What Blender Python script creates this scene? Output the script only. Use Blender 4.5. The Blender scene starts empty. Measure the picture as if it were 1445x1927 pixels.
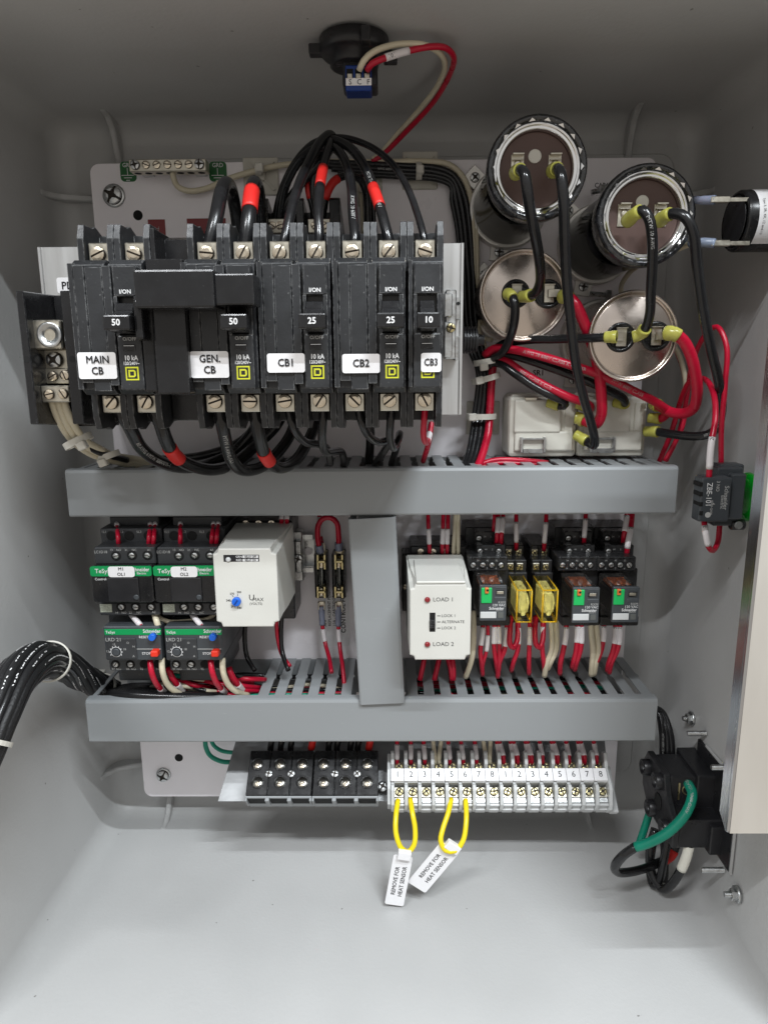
import bpy, bmesh, math, random
from mathutils import Vector as V, Matrix
random.seed(7)
S = 0.001                       # everything below is written in millimetres
sc = bpy.context.scene
COL = sc.collection
# ------------------------------------------------------------------ camera
FPX, CX, CY = 1300.0, 722.5, 963.5
CR = V((0.99992395, -0.00644286, 0)); 
ax = V((0.99992395, -0.00564582, -0.01096421)); az = V((-0.00644286, -0.97876694, -0.20487502))
an = ax.cross(az).normalized(); az = an.cross(ax).normalized()
right = V((ax.x, -an.x, az.x)); down = V((ax.y, -an.y, az.y)); fwd = V((ax.z, -an.z, az.z))
CAM = V((223.1, -553.5, 376.1))
cd = bpy.data.cameras.new('camera'); cam = bpy.data.objects.new('camera', cd); COL.objects.link(cam)
cd.sensor_fit = 'VERTICAL'; cd.sensor_height = 36; cd.lens = 36*FPX/1927; cd.clip_start = 0.01; cd.clip_end = 50
m = Matrix((right, -down, -fwd)).transposed().to_4x4(); m.translation = CAM*S
cam.matrix_world = m
sc.camera = cam
# ------------------------------------------------------------------ light
wd = bpy.data.worlds.new('World'); sc.world = wd; wd.use_nodes = True
nt = wd.node_tree; bg = nt.nodes['Background']; bg.inputs[1].default_value = 1.52
tc = nt.nodes.new('ShaderNodeTexCoord'); sx = nt.nodes.new('ShaderNodeSeparateXYZ'); cr = nt.nodes.new('ShaderNodeValToRGB')
mr = nt.nodes.new('ShaderNodeMapRange'); mr.inputs[1].default_value = -1; mr.inputs[2].default_value = 1
nt.links.new(tc.outputs['Generated'], sx.inputs[0]); nt.links.new(sx.outputs[2], mr.inputs[0]); nt.links.new(mr.outputs[0], cr.inputs[0])
nt.links.new(cr.outputs[0], bg.inputs[0])
e = cr.color_ramp.elements; e[0].position = 0.0; e[0].color = (.34, .305, .262, 1); e[1].position = 1.0; e[1].color = (.52, .53, .54, 1)
k = e.new(0.45); k.color = (.34, .315, .285, 1); k = e.new(.62); k.color = (.40, .395, .385, 1)
def tube_light(loc, target, lx, ly, watt, colr=(1, .985, .96)):
    ld = bpy.data.lights.new('workshop_tube', 'AREA'); ld.shape = 'RECTANGLE'; ld.size = lx; ld.size_y = ly; ld.energy = watt; ld.color = colr
    o = bpy.data.objects.new('workshop_tube', ld); COL.objects.link(o); o.location = V(loc)*S
    d = (V(target)-V(loc)).normalized(); z = -d; x = V((1, 0, 0)); y = z.cross(x).normalized(); x = y.cross(z)
    o.rotation_euler = Matrix((x, y, z)).transposed().to_euler()
    return o
tube_light((720, -980, 1660), (200, 0, 100), .55, .02, 16.5, (.90, .96, 1))
tube_light((720, -1300, 1620), (200, 0, 100), .55, .02, 18.5, (.90, .96, 1))
tube_light((-350, -1240, 1620), (200, 0, 100), .55, .03, 15, (.95, .975, 1))
sc.view_settings.view_transform = 'Standard'; sc.view_settings.look = 'None'; sc.view_settings.exposure = 0; sc.view_settings.gamma = 1
# ------------------------------------------------------------------ frames: pixel + distance in front of the mounting plane -> point in mm
class Frame:
    def __init__(s, R=Matrix.Identity(3), o=V((0, 0, 0))):
        s.R = R; s.o = o; s.Ri = R.inverted()
    def W(s, px, py, d):
        r = s.Ri @ (right*((px-CX)/FPX) + down*((py-CY)/FPX) + fwd); c = s.Ri @ (CAM - s.o)
        return c + r*((-d-c.y)/r.y)
    def w(s, p): return s.R @ V(p) + s.o
F0 = Frame()
a = math.radians(50); FT = Frame(Matrix(((1, 0, 0), (0, math.cos(a), math.sin(a)), (0, -math.sin(a), math.cos(a)))), V((0, -22, 65)))
F = F0
def use(f):
    global F; F = f
def W(px, py, d): return F.W(px, py, d)
def Wx(px, py, x):   # point of a pixel ray on the plane x (side walls)
    r = right*((px-CX)/FPX) + down*((py-CY)/FPX) + fwd
    return CAM + r*((x-CAM.x)/r.x)
def Wz(px, py, z):
    r = right*((px-CX)/FPX) + down*((py-CY)/FPX) + fwd
    return CAM + r*((z-CAM.z)/r.z)
# ------------------------------------------------------------------ materials
def mat(name, c, rough=.5, metal=0, noise=.0, nscale=40, bump=0, bscale=200, edge=0, edgec=(.6, .6, .58), trans=0, ior=1.45, stretch=None, spec=.5, coat=0, alpha=1, rvar=0, emit=0, scratch=0, speck=0, speckc=(.08, .07, .06)):
    m = bpy.data.materials.new(name); m.use_nodes = True; n = m.node_tree.nodes; l = m.node_tree.links; b = n['Principled BSDF']
    b.inputs['Base Color'].default_value = (*c, 1); b.inputs['Roughness'].default_value = rough; b.inputs['Metallic'].default_value = metal
    b.inputs['Specular IOR Level'].default_value = spec; b.inputs['IOR'].default_value = ior; b.inputs['Transmission Weight'].default_value = trans
    b.inputs['Coat Weight'].default_value = coat; b.inputs['Specular Tint'].default_value = (.14, .14, .14, 1) if name == 'capacitor_sleeve' else (1, 1, 1, 1); b.inputs['Alpha'].default_value = alpha
    if emit: b.inputs['Emission Color'].default_value = (*c, 1); b.inputs['Emission Strength'].default_value = emit
    tc = n.new('ShaderNodeTexCoord'); mp = n.new('ShaderNodeMapping'); l.new(tc.outputs['Object'], mp.inputs[0])
    mp.inputs['Scale'].default_value = [1000*s_ for s_ in (stretch or (1, 1, 1))]     # texture space in mm
    def nz(s_, det=3):
        t = n.new('ShaderNodeTexNoise'); t.inputs['Scale'].default_value = s_; t.inputs['Detail'].default_value = det; l.new(mp.outputs[0], t.inputs['Vector']); return t
    col = None
    if noise:
        t = nz(nscale/1000.); r = n.new('ShaderNodeMapRange'); r.inputs[1].default_value = .3; r.inputs[2].default_value = .7; r.inputs[3].default_value = 1-noise; r.inputs[4].default_value = 1+noise
        l.new(t.outputs[0], r.inputs[0]); mx = n.new('ShaderNodeVectorMath'); mx.operation = 'SCALE'; mx.inputs[0].default_value = c; l.new(r.outputs[0], mx.inputs['Scale']); col = mx.outputs[0]
    if rvar:
        t = nz(nscale/500., 4); r = n.new('ShaderNodeMapRange'); r.inputs[1].default_value = .3; r.inputs[2].default_value = .7; r.inputs[3].default_value = max(.02, rough-rvar); r.inputs[4].default_value = rough+rvar
        l.new(t.outputs[0], r.inputs[0]); l.new(r.outputs[0], b.inputs['Roughness'])
    masks = []
    if edge:
        bv = n.new('ShaderNodeBevel'); bv.samples = 4; bv.inputs[0].default_value = .0005; ge = n.new('ShaderNodeNewGeometry'); dt = n.new('ShaderNodeVectorMath'); dt.operation = 'DOT_PRODUCT'
        l.new(bv.outputs[0], dt.inputs[0]); l.new(ge.outputs['Normal'], dt.inputs[1]); r = n.new('ShaderNodeMapRange'); r.inputs[1].default_value = .985; r.inputs[2].default_value = .85; r.inputs[3].default_value = 0; r.inputs[4].default_value = 1
        l.new(dt.outputs['Value'], r.inputs[0]); t = nz(.35, 4); r2 = n.new('ShaderNodeMapRange'); r2.inputs[1].default_value = .40; r2.inputs[2].default_value = .58; l.new(t.outputs[0], r2.inputs[0])
        mm = n.new('ShaderNodeMath'); mm.operation = 'MULTIPLY'; l.new(r.outputs[0], mm.inputs[0]); l.new(r2.outputs[0], mm.inputs[1]); m2 = n.new('ShaderNodeMath'); m2.operation = 'MULTIPLY'; m2.inputs[1].default_value = edge; l.new(mm.outputs[0], m2.inputs[0]); masks.append(m2.outputs[0])
    if scratch:
        t = nz(.5, 6); r2 = n.new('ShaderNodeMapRange'); r2.inputs[1].default_value = .66; r2.inputs[2].default_value = .74; r2.inputs[4].default_value = scratch; l.new(t.outputs[0], r2.inputs[0]); masks.append(r2.outputs[0])
    if speck:
        t = nz(.16, 1); r2 = n.new('ShaderNodeMapRange'); r2.inputs[1].default_value = .80; r2.inputs[2].default_value = .81; r2.inputs[4].default_value = speck; l.new(t.outputs[0], r2.inputs[0]); masks.append((r2.outputs[0], speckc))
    for mk in masks:
        mk, ec = mk if isinstance(mk, tuple) else (mk, edgec)
        mx = n.new('ShaderNodeMix'); mx.data_type = 'RGBA'; l.new(mk, mx.inputs[0]); mx.inputs[7].default_value = (*ec, 1)
        if col is not None: l.new(col, mx.inputs[6])
        else: mx.inputs[6].default_value = (*c, 1)
        col = mx.outputs[2]
    if col is not None: l.new(col, b.inputs['Base Color'])
    if bump:
        t = nz(bscale/1000., 2); bp = n.new('ShaderNodeBump'); bp.inputs['Strength'].default_value = bump; bp.inputs['Distance'].default_value = .0005; l.new(t.outputs[0], bp.inputs['Height']); l.new(bp.outputs[0], b.inputs['Normal'])
    return m
M = dict(
 shell=mat('grey_fibreglass', (.445, .445, .440), .38, noise=.06, nscale=7, bump=.3, bscale=380, rvar=.08, speck=.6, scratch=.05, edgec=(.6, .6, .6)),
 panel=mat('white_painted_steel', (.86, .825, .85), .32, noise=.03, nscale=20, bump=.12, bscale=250, rvar=.05),
 duct=mat('grey_pvc', (.255, .268, .276), .36, stretch=(.25, 1, 1), noise=.06, nscale=10, bump=.08, bscale=300, rvar=.07, edge=.3, edgec=(.5, .52, .54), scratch=.10),
 alu=mat('brushed_aluminium', (.58, .58, .575), .46, 1, noise=.14, nscale=60, stretch=(1, 1, .06), bump=.15, bscale=700, rvar=.08),
 aluf=mat('satin_edge_aluminium', (.56, .575, .60), .24, 1, noise=.08, nscale=30, stretch=(1, 1, .1), rvar=.08), galv=mat('galvanised_sheet', (.34, .345, .35), .5, .7, noise=.2, nscale=60, rvar=.1, bump=.1, bscale=400), aluh=mat('mill_aluminium', (.76, .74, .70), .42, .75, noise=.05, nscale=30, stretch=(1, 1, .2), bump=.1, bscale=500, rvar=.08),
 steel=mat('zinc_steel', (.55, .56, .56), .34, 1, noise=.18, nscale=160, rvar=.1, bump=.1, bscale=900),
 chrome=mat('chrome', (.78, .78, .78), .10, 1, noise=.06, nscale=50, rvar=.04),
 brass=mat('nickel_plated', (.70, .62, .50), .26, 1, noise=.14, nscale=200, rvar=.08),
 gold=mat('yellow_passivated', (.62, .54, .30), .3, 1, noise=.15, nscale=220, rvar=.08),
 lug=mat('tinned_lug', (.60, .565, .48), .38, 1, noise=.12, nscale=200, rvar=.08),
 slot=mat('dark_slot', (.03, .022, .015), .6),
 brk=mat('charcoal_breaker', (.021, .022, .024), .38, noise=.25, nscale=40, bump=.15, bscale=700, edge=.9, edgec=(.40, .40, .40), scratch=.30, rvar=.08),
 gloss=mat('gloss_black', (.011, .011, .012), .24, noise=.1, nscale=60, bump=.08, bscale=200, rvar=.08, scratch=.10, edge=.35, edgec=(.25, .25, .25)),
 black=mat('black_plastic', (.016, .016, .018), .34, noise=.15, nscale=80, bump=.08, bscale=500, rvar=.08, edge=.2, edgec=(.2, .2, .2)),
 sock=mat('socket_black', (.018, .018, .019), .30, noise=.1, nscale=80, edge=.2, edgec=(.2, .2, .2), rvar=.06),
 hole=mat('dark_void', (.004, .004, .004), .8),
 wblk=mat('black_wire', (.012, .012, .013), .22, noise=.2, nscale=60, bump=.04, bscale=200, rvar=.06),
 wred=mat('red_wire', (.46, .006, .030), .30, noise=.08, nscale=60, rvar=.05),
 wbei=mat('beige_wire', (.62, .56, .42), .38, noise=.06, nscale=50, rvar=.05),
 wgrn=mat('green_wire', (.0, .22, .14), .32, noise=.06, nscale=50),
 wyel=mat('yellow_wire', (.80, .62, .01), .34, noise=.05, nscale=50),
 tape=mat('red_tape', (.60, .018, .014), .45, noise=.05, nscale=50),
 wtape=mat('white_tape', (.72, .70, .62), .45, noise=.04, nscale=50),
 white=mat('white_label', (.80, .79, .80), .42, bump=.1, bscale=2500, noise=.02, nscale=300),
 sleeve=mat('sleeve_white', (.74, .70, .71), .42, noise=.05, nscale=100),
 cream=mat('cream_plastic', (.66, .64, .57), .40, noise=.03, nscale=40, bump=.06, bscale=500, edge=.12, edgec=(.8, .8, .78), rvar=.05),
 umax=mat('warm_white_plastic', (.60, .595, .555), .36, noise=.035, nscale=30, bump=.1, bscale=700, rvar=.04),
 tie=mat('nylon', (.62, .60, .54), .36, noise=.05, nscale=60, spec=.5),
 tmount=mat('nylon_mount', (.52, .50, .44), .42, noise=.06, nscale=60),
 ink=mat('ink', (.012, .012, .014), .5), wink=mat('white_ink', (.70, .70, .70), .5), gink=mat('grey_ink', (.40, .40, .39), .5),
 dgink=mat('dim_ink', (.10, .105, .10), .5),
 ylw=mat('yellow_print', (.55, .56, .03), .45),
 grn=mat('green_plastic', (.0, .27, .075), .35, noise=.03, nscale=60), gstk=mat('green_sticker', (.015, .12, .03), .4),
 grn2=mat('bright_green_plastic', (.012, .42, .10), .35), lens=mat('green_lens', (.0, .42, .02), .12, trans=.35, coat=.5, spec=.6),
 blue=mat('blue_plastic', (.01, .12, .60), .3), dblue=mat('dark_blue_plastic', (.006, .035, .20), .32),
 redp=mat('red_plastic', (.75, .035, .015), .3), rstk=mat('red_sticker', (.20, .008, .01), .35, noise=.06, nscale=60),
 orange=mat('orange_plastic', (.62, .15, .03), .35), led=mat('red_led', (.22, .01, .015), .15, coat=.6),
 dgrey=mat('slate_plastic', (.050, .056, .062), .34, noise=.05, nscale=60, edge=.25, edgec=(.25, .25, .25), rvar=.05),
 cont=mat('contactor_body', (.032, .034, .037), .38, noise=.1, nscale=60, edge=.2, edgec=(.2, .2, .2), rvar=.05),
 lgrey=mat('light_grey_plastic', (.56, .57, .57), .38, noise=.03, nscale=40, edge=.3, edgec=(.75, .75, .75), rvar=.05),
 cupd=mat('dark_chrome_cup', (.30, .29, .27), .16, 1, noise=.4, nscale=200), clear=mat('clear_cover', (.80, .76, .74), .08, trans=1, ior=1.25), smoke=mat('smoked_cover', (.30, .28, .27), .10, trans=.95, ior=1.3),
 yclear=mat('yellow_clear_cover', (1, .91, .40), .05, trans=1, ior=1.12), yrim=mat('amber_edge', (.85, .55, .02), .15, trans=.5, ior=1.3), coil=mat('pale_coil', (.86, .85, .62), .3, noise=.2, nscale=300),
 brown=mat('brown_phenolic', (.095, .055, .046), .48, noise=.05, nscale=60), glass=mat('glass', (.9, .92, .9), .03, trans=1, ior=1.3),
 ctin=mat('capacitor_can', (.66, .58, .52), .27, 1, noise=.12, nscale=30, rvar=.1, bump=.08, bscale=300),
 cblk=mat('capacitor_sleeve', (.42, .43, .45), .07, 1, noise=.7, nscale=25, bump=.35, bscale=45),
 cring=mat('creased_black_film', (.018, .019, .022), .16, noise=.8, nscale=200, bump=1.0, bscale=260, spec=1.0, edge=.5, edgec=(.5, .5, .52), scratch=.3),
 crimp=mat('yellow_crimp', (.60, .58, .12), .22, trans=.25, noise=.08, nscale=150), bcrimp=mat('blue_crimp', (.36, .43, .58), .2, trans=.45, noise=.1, nscale=200),
 rub=mat('rubber', (.010, .010, .010), .5),
 qr=mat('pale_print', (.40, .43, .36), .5, noise=.35, nscale=1400),
 braid=mat('braided_sleeving', (.010, .010, .011), .5, bump=.6, bscale=900),
)
# ------------------------------------------------------------------ mesh helpers (mm, in the current frame)
org = {}
def bmn(): return bmesh.new()
def xf(bm, vs, mtx): bmesh.ops.transform(bm, matrix=mtx, verts=vs)
def box(bm, x0, x1, y0, y1, z0, z1, b=.3, seg=1, mi=0):
    if x1 < x0: x0, x1 = x1, x0
    if y1 < y0: y0, y1 = y1, y0
    if z1 < z0: z0, z1 = z1, z0
    t = bmesh.new(); bmesh.ops.create_cube(t, size=1)
    for v in t.verts: v.co = V((x0 if v.co.x < 0 else x1, y0 if v.co.y < 0 else y1, z0 if v.co.z < 0 else z1))
    b = min(b, .45*min(x1-x0, y1-y0, z1-z0))
    if b > 0.02: bmesh.ops.bevel(t, geom=t.edges[:], offset=b, segments=seg, affect='EDGES', profile=.5)
    return merge(bm, t, mi)
def merge(bm, t, mi=0, mtx=None):
    mp = {}
    for v in t.verts: mp[v] = bm.verts.new(mtx @ v.co if mtx else v.co)
    for f in t.faces:
        try:
            g = bm.faces.new([mp[v] for v in f.verts]); g.material_index = mi or f.material_index; g.smooth = f.smooth
        except ValueError: pass
    t.free(); return list(mp.values())
def pbox(bm, px0, py0, px1, py1, df, db, b=.4, seg=1, mi=0):
    """box whose front face (distance df off the plane) spans the given picture rectangle, going back to db"""
    my, mx_ = (py0+py1)/2, (px0+px1)/2
    x0 = W(px0, my, df).x; x1 = W(px1, my, df).x; z1 = W(mx_, py0, df).z; z0 = W(mx_, py1, df).z
    box(bm, x0, x1, -df, -db, z0, z1, b, seg, mi); return (x0, x1, z0, z1)
def basis(d):
    d = d.normalized(); u = V((0, 0, 1)) if abs(d.z) < .9 else V((1, 0, 0)); x = u.cross(d).normalized(); return x, d.cross(x)
def lathe(bm, c, d, prof, n=24, mi=0, caps=True, smooth=True):
    """surface of revolution: prof = [(radius, distance along d)]"""
    x, y = basis(V(d)); d = V(d).normalized(); c = V(c); rings = []
    for r, h in prof:
        rings.append([bm.verts.new(c + d*h + (x*math.cos(t)+y*math.sin(t))*r) for t in [2*math.pi*i/n for i in range(n)]])
    for A, B in zip(rings, rings[1:]):
        for i in range(n):
            f = bm.faces.new((A[i], A[(i+1) % n], B[(i+1) % n], B[i])); f.material_index = mi; f.smooth = smooth
    if caps:
        for R_, fl in ((rings[0], 1), (rings[-1], 0)):
            f = bm.faces.new(R_[::-1] if fl else R_); f.material_index = mi
def cyl(bm, p0, p1, r, n=16, mi=0, bev=.0):
    p0 = V(p0); p1 = V(p1); L = (p1-p0).length
    lathe(bm, p0, p1-p0, [(r-bev, 0), (r, bev), (r, L-bev), (r-bev, L)] if bev else [(r, 0), (r, L)], n, mi)
def prism(bm, pts, y0, y1, b=0, mi=0):
    """outline (x,z) extruded along y"""
    t = bmesh.new(); A = [t.verts.new((p[0], y0, p[1])) for p in pts]; B = [t.verts.new((p[0], y1, p[1])) for p in pts]; n = len(pts)
    t.faces.new(A); t.faces.new(B[::-1])
    for i in range(n): t.faces.new((A[i], B[i], B[(i+1) % n], A[(i+1) % n]))
    bmesh.ops.recalc_face_normals(t, faces=t.faces[:])
    if b: bmesh.ops.bevel(t, geom=[e for e in t.edges], offset=b, segments=1, affect='EDGES')
    merge(bm, t, mi)
def prismx(bm, pts, x0, x1, b=0, mi=0):
    """outline (y,z) extruded along x"""
    t = bmesh.new(); A = [t.verts.new((x0, p[0], p[1])) for p in pts]; B = [t.verts.new((x1, p[0], p[1])) for p in pts]; n = len(pts)
    t.faces.new(A); t.faces.new(B[::-1])
    for i in range(n): t.faces.new((A[i], B[i], B[(i+1) % n], A[(i+1) % n]))
    bmesh.ops.recalc_face_normals(t, faces=t.faces[:])
    if b: bmesh.ops.bevel(t, geom=[e for e in t.edges], offset=b, segments=1, affect='EDGES')
    merge(bm, t, mi)
def rrect(x0, x1, z0, z1, r, n=5):
    P = []
    for cx, cz, a0 in ((x1-r, z1-r, 0), (x0+r, z1-r, 90), (x0+r, z0+r, 180), (x1-r, z0+r, 270)):
        for i in range(n+1): t = math.radians(a0+90*i/n); P.append((cx+r*math.cos(t), cz+r*math.sin(t)))
    return P
def smooth_pts(P, step=2.5):
    P = [V(p) for p in P]
    if len(P) < 3:
        return P
    Q = [P[0]*2-P[1]] + P + [P[-1]*2-P[-2]]; out = []
    for i in range(1, len(Q)-2):
        a, b, c, d = Q[i-1:i+3]; n = max(2, int((c-b).length/step))
        t1 = math.sqrt(max((b-a).length, .01)); t2 = math.sqrt(max((c-b).length, .01)); t3 = math.sqrt(max((d-c).length, .01))
        m1 = (b-a)/t1-(c-a)/(t1+t2)+(c-b)/t2; m2 = (c-b)/t2-(d-b)/(t2+t3)+(d-c)/t3; m1 *= t2; m2 *= t2
        for k in range(n):
            t = k/n; out.append(b*(2*t**3-3*t*t+1)+m1*(t**3-2*t*t+t)+c*(-2*t**3+3*t*t)+m2*(t**3-t*t))
    out.append(P[-1]); return out
def tube(bm, P, r, n=10, caps=True, mi=0):
    x = None; rings = []
    for i, p in enumerate(P):
        t = (P[min(i+1, len(P)-1)]-P[max(i-1, 0)]).normalized()
        if x is None: x, _ = basis(t)
        x = (x-t*x.dot(t)).normalized(); y = t.cross(x); rr = r[i] if isinstance(r, list) else r
        rings.append([bm.verts.new(p+(x*math.cos(a_)+y*math.sin(a_))*rr) for a_ in [2*math.pi*k/n for k in range(n)]])
    for A, B in zip(rings, rings[1:]):
        for i in range(n): f = bm.faces.new((A[i], A[(i+1) % n], B[(i+1) % n], B[i])); f.smooth = True; f.material_index = mi
    if caps: bm.faces.new(rings[0][::-1]).material_index = mi; bm.faces.new(rings[-1]).material_index = mi
def setp(o, label, cat, group, kind=None):
    if label: o['label'] = label
    if cat: o['category'] = cat
    if group: o['group'] = group
    if kind: o['kind'] = kind
def thing(name, label, cat, at, group=None):
    o = bpy.data.objects.new(name, None); COL.objects.link(o); w = F.w(at); o.location = w*S; o.empty_display_size = .01; org[o] = w; setp(o, label, cat, group); return o
def mesh_of(name, bm, mats, o=V((0, 0, 0)), mtx=True):
    me = bpy.data.meshes.new(name)
    for v in bm.verts: v.co = ((F.w(v.co) if mtx else v.co)-o)*S
    bmesh.ops.recalc_face_normals(bm, faces=bm.faces[:]); bm.to_mesh(me); bm.free()
    for q in (mats if isinstance(mats, (list, tuple)) else [mats]): me.materials.append(M[q])
    return me
def part(name, bm, mats, parent=None, label=None, cat=None, group=None, kind=None, origin=None):
    o_ = org[parent] if parent else (F.w(origin) if origin is not None else V((0, 0, 0)))
    o = bpy.data.objects.new(name, mesh_of(name, bm, mats, o_)); COL.objects.link(o)
    if parent: o.parent = parent
    else: o.location = o_*S
    org[o] = o_; setp(o, label, cat, group, kind); return o
def inst(name, me, parent, pos, rot=0, scale=1):
    """a part sharing mesh data, turned about the outward axis"""
    o = bpy.data.objects.new(name, me); COL.objects.link(o); o.parent = parent
    w = F.w(pos); o.location = (w-org[parent])*S; o.rotation_euler = (F.R @ Matrix.Rotation(rot, 3, 'Y')).to_euler(); o.scale = (scale,)*3; org[o] = org[parent]; return o
def kids(o): return [c for c in bpy.data.objects if c.parent == o]
def copy_tree(o, delta=None, label=None, parent=None):
    c = o.copy(); COL.objects.link(c)
    if parent: c.parent = parent
    if delta is not None: c.location = o.location + V(delta)*S; org[c] = org[o] + V(delta)
    if label: c['label'] = label
    for k_ in o.children: copy_tree(k_, None, None, c)
    if delta is not None:
        for k_ in c.children_recursive: org[k_] = org[c]
    return c
_tc = {}
def text_mesh(s, bold=0, sp=1.0):
    key = (s, bold, sp)
    if key not in _tc:
        cu = bpy.data.curves.new('t', 'FONT'); cu.body = s; cu.size = 1; cu.align_x = 'CENTER'; cu.align_y = 'CENTER'; cu.resolution_u = 2; cu.offset = bold; cu.space_line = .95; cu.space_character = sp
        o = bpy.data.objects.new('t', cu); COL.objects.link(o); dg = bpy.context.evaluated_depsgraph_get(); dg.update()
        me = bpy.data.meshes.new_from_object(o.evaluated_get(dg)); bpy.data.objects.remove(o); bpy.data.curves.remove(cu)
        _tc[key] = ([v.co.copy() for v in me.vertices], [tuple(p.vertices) for p in me.polygons]); bpy.data.meshes.remove(me)
    return _tc[key]
def txt(s, size, pos, parent, ink='ink', rot=0, bold=.012, xs=1.0, name='lettering', align='C', plane='y'):
    vs, fs = text_mesh(s); bm = bmn(); c, sn = math.cos(rot), math.sin(rot)
    x0 = min(v.x for v in vs) if align == 'L' else 0
    for j, (ox, oz) in enumerate(((-bold, 0), (bold, 0), (0, bold), (0, -bold)) if bold >= .012 else ((0, 0),)):
        vv = []
        for v in vs:
            x, z = (v.x-x0+ox)*size*xs, (v.y+oz)*size; a_, b_ = x*c-z*sn, x*sn+z*c
            vv.append(bm.verts.new(V(pos)+V((a_, -.015*j, b_))))
        for f in fs:
            try: bm.faces.new([vv[i] for i in f])
            except ValueError: pass
    return part(name, bm, ink, parent)
def ptxt(s, hpx, px, py, d, parent, ink='ink', rot=0, bold=.012, xs=1.0, align='C'):
    p = W(px, py, d); sz = abs(W(px, py-hpx/2, d).z-W(px, py+hpx/2, d).z)/.7     # hpx = cap height in picture pixels
    return txt(s, sz, p, parent, ink, rot, bold, xs, align=align)
def at_len(P, s_):
    L = 0
    for a_, b_ in zip(P, P[1:]):
        l_ = (b_-a_).length
        if L+l_ >= s_: return a_.lerp(b_, (s_-L)/l_), (b_-a_).normalized()
        L += l_
    return P[-1], (P[-1]-P[-2]).normalized()
def length(P): return sum((b_-a_).length for a_, b_ in zip(P, P[1:]))
def sub(P, t0, t1, n=8):
    L = length(P); return [at_len(P, L*(t0+(t1-t0)*i/n))[0] for i in range(n+1)]
def print_on(P, r, s, t0, parent, size, ink='gink', phi=0.0, flip=False):
    """lettering printed along a wire, wrapped on its round surface, on the side turned to the room"""
    vs, fs = text_mesh(s, .0); L = length(P); bm = bmn(); vv = []; x0 = min(v.x for v in vs)
    for v in vs:
        sl = (v.x-x0)*size*(-1 if flip else 1)+t0*L
        p, t = at_len(P, max(0, min(L-.01, sl))); out = (F.Ri @ (CAM-F.o))-p; out = (out-t*out.dot(t)).normalized(); sd = t.cross(out)*(-1 if flip else 1)
        an_ = v.y*size/r+phi; vv.append(bm.verts.new(p+(out*math.cos(an_)-sd*math.sin(an_))*(r+.06)))
    for f in fs:
        try: bm.faces.new([vv[i] for i in f])
        except ValueError: pass
    part('lettering', bm, ink, parent)
WIRE = {'wblk': 'black', 'wred': 'red', 'wbei': 'beige', 'wgrn': 'green', 'wyel': 'yellow'}
def wire(label, pts, r, m_='wblk', bands=(), prints=(), cat='wire', group=None, name=None, n=10, raw=False, ends=()):
    """bands: (t0,t1,material,name[,text]) ; ends: (t,'crimp material')"""
    P = smooth_pts([V(p) if raw else W(*p) for p in pts]); bm = bmn(); tube(bm, P, r, n)
    o = part(name or WIRE.get(m_, 'black')+'_wire', bm, m_, None, label, cat, group, origin=P[0])
    for b in bands:
        bm = bmn(); Q = sub(P, b[0], b[1]); tube(bm, Q, r*1.06+.14, 14); s_ = part(b[3], bm, b[2], o)
        if len(b) > 4 and b[4]: print_on(Q, r*1.06+.16, b[4], .12, s_, min(length(Q)*.8/max(1, len(b[4]))*1.35, r*1.7), 'ink', flip=(Q[-1]-Q[0]).z < 0)
    for t0, s_, sz, *fl in prints: print_on(P, r, s_, t0, o, sz, 'gink', flip=bool(fl and fl[0]))
    for e_ in ends:
        Q = sub(P, e_[0], e_[1]); bm = bmn(); rr = r*1.12+.75; tube(bm, Q, [rr]*4+[rr*.92]*(len(Q)-4), 14); part('crimp_sleeve', bm, e_[2], o)
    return o
def screw_mesh(name, r, kind='slot', m_='brass', h=1.2):
    """head facing -y, split by a real slot or cross"""
    bm = bmn(); lathe(bm, (0, 0, 0), (0, -1, 0), [(r*1.0, -2.0), (r, h*.35), (r*.80, h*.5)], 20, 1)
    g = r*.13; qs = [(0, 180), (180, 360)] if kind == 'slot' else [(0, 90), (90, 180), (180, 270), (270, 360)]
    for a0, a1 in qs:
        A = []; off = V((0, 0)); 
        for i in range(9):
            t = math.radians(a0+(a1-a0)*i/8); A.append(V((math.cos(t), math.sin(t))))
        md = math.radians((a0+a1)/2); s_ = g if kind == 'slot' else g*1.35; o_ = V((math.cos(md), math.sin(md)))*s_
        if kind != 'slot':
            A = [p for p in A] ; core = [V((0, 0))]
        else: core = []
        rings = []
        for rad, hh in ((r*.985, h*.36), (r*.93, h*.85), (r*.6, h*1.08)):
            pts = []
            for p in A:
                q = p*rad
                # clamp to stay on own side of the slot
                if kind == 'slot':
                    q = V((q.x, max(q.y, g) if a0 == 0 else min(q.y, -g)))
                else:
                    q = V((math.copysign(max(abs(q.x), g), o_.x), math.copysign(max(abs(q.y), g), o_.y)))
                pts.append(q)
            if kind != 'slot': pts.append(V((math.copysign(g+r*.12, o_.x), math.copysign(g+r*.12, o_.y))))
            rings.append([bm.verts.new((q.x, -hh, q.y)) for q in pts])
        n_ = len(rings[0])
        for R0, R1 in zip(rings, rings[1:]):
            for i in range(n_):
                try: f = bm.faces.new((R0[i], R0[(i+1) % n_], R1[(i+1) % n_], R1[i])); f.material_index = 0
                except ValueError: pass
        try: bm.faces.new(rings[-1]).material_index = 0
        except ValueError: pass
    me = bpy.data.meshes.new(name)
    for v in bm.verts: v.co *= S
    bmesh.ops.remove_doubles(bm, verts=bm.verts[:], dist=1e-7); bmesh.ops.recalc_face_normals(bm, faces=bm.faces[:]); bm.to_mesh(me); bm.free(); me.materials.append(M[m_]); me.materials.append(M['slot']); return me
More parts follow.
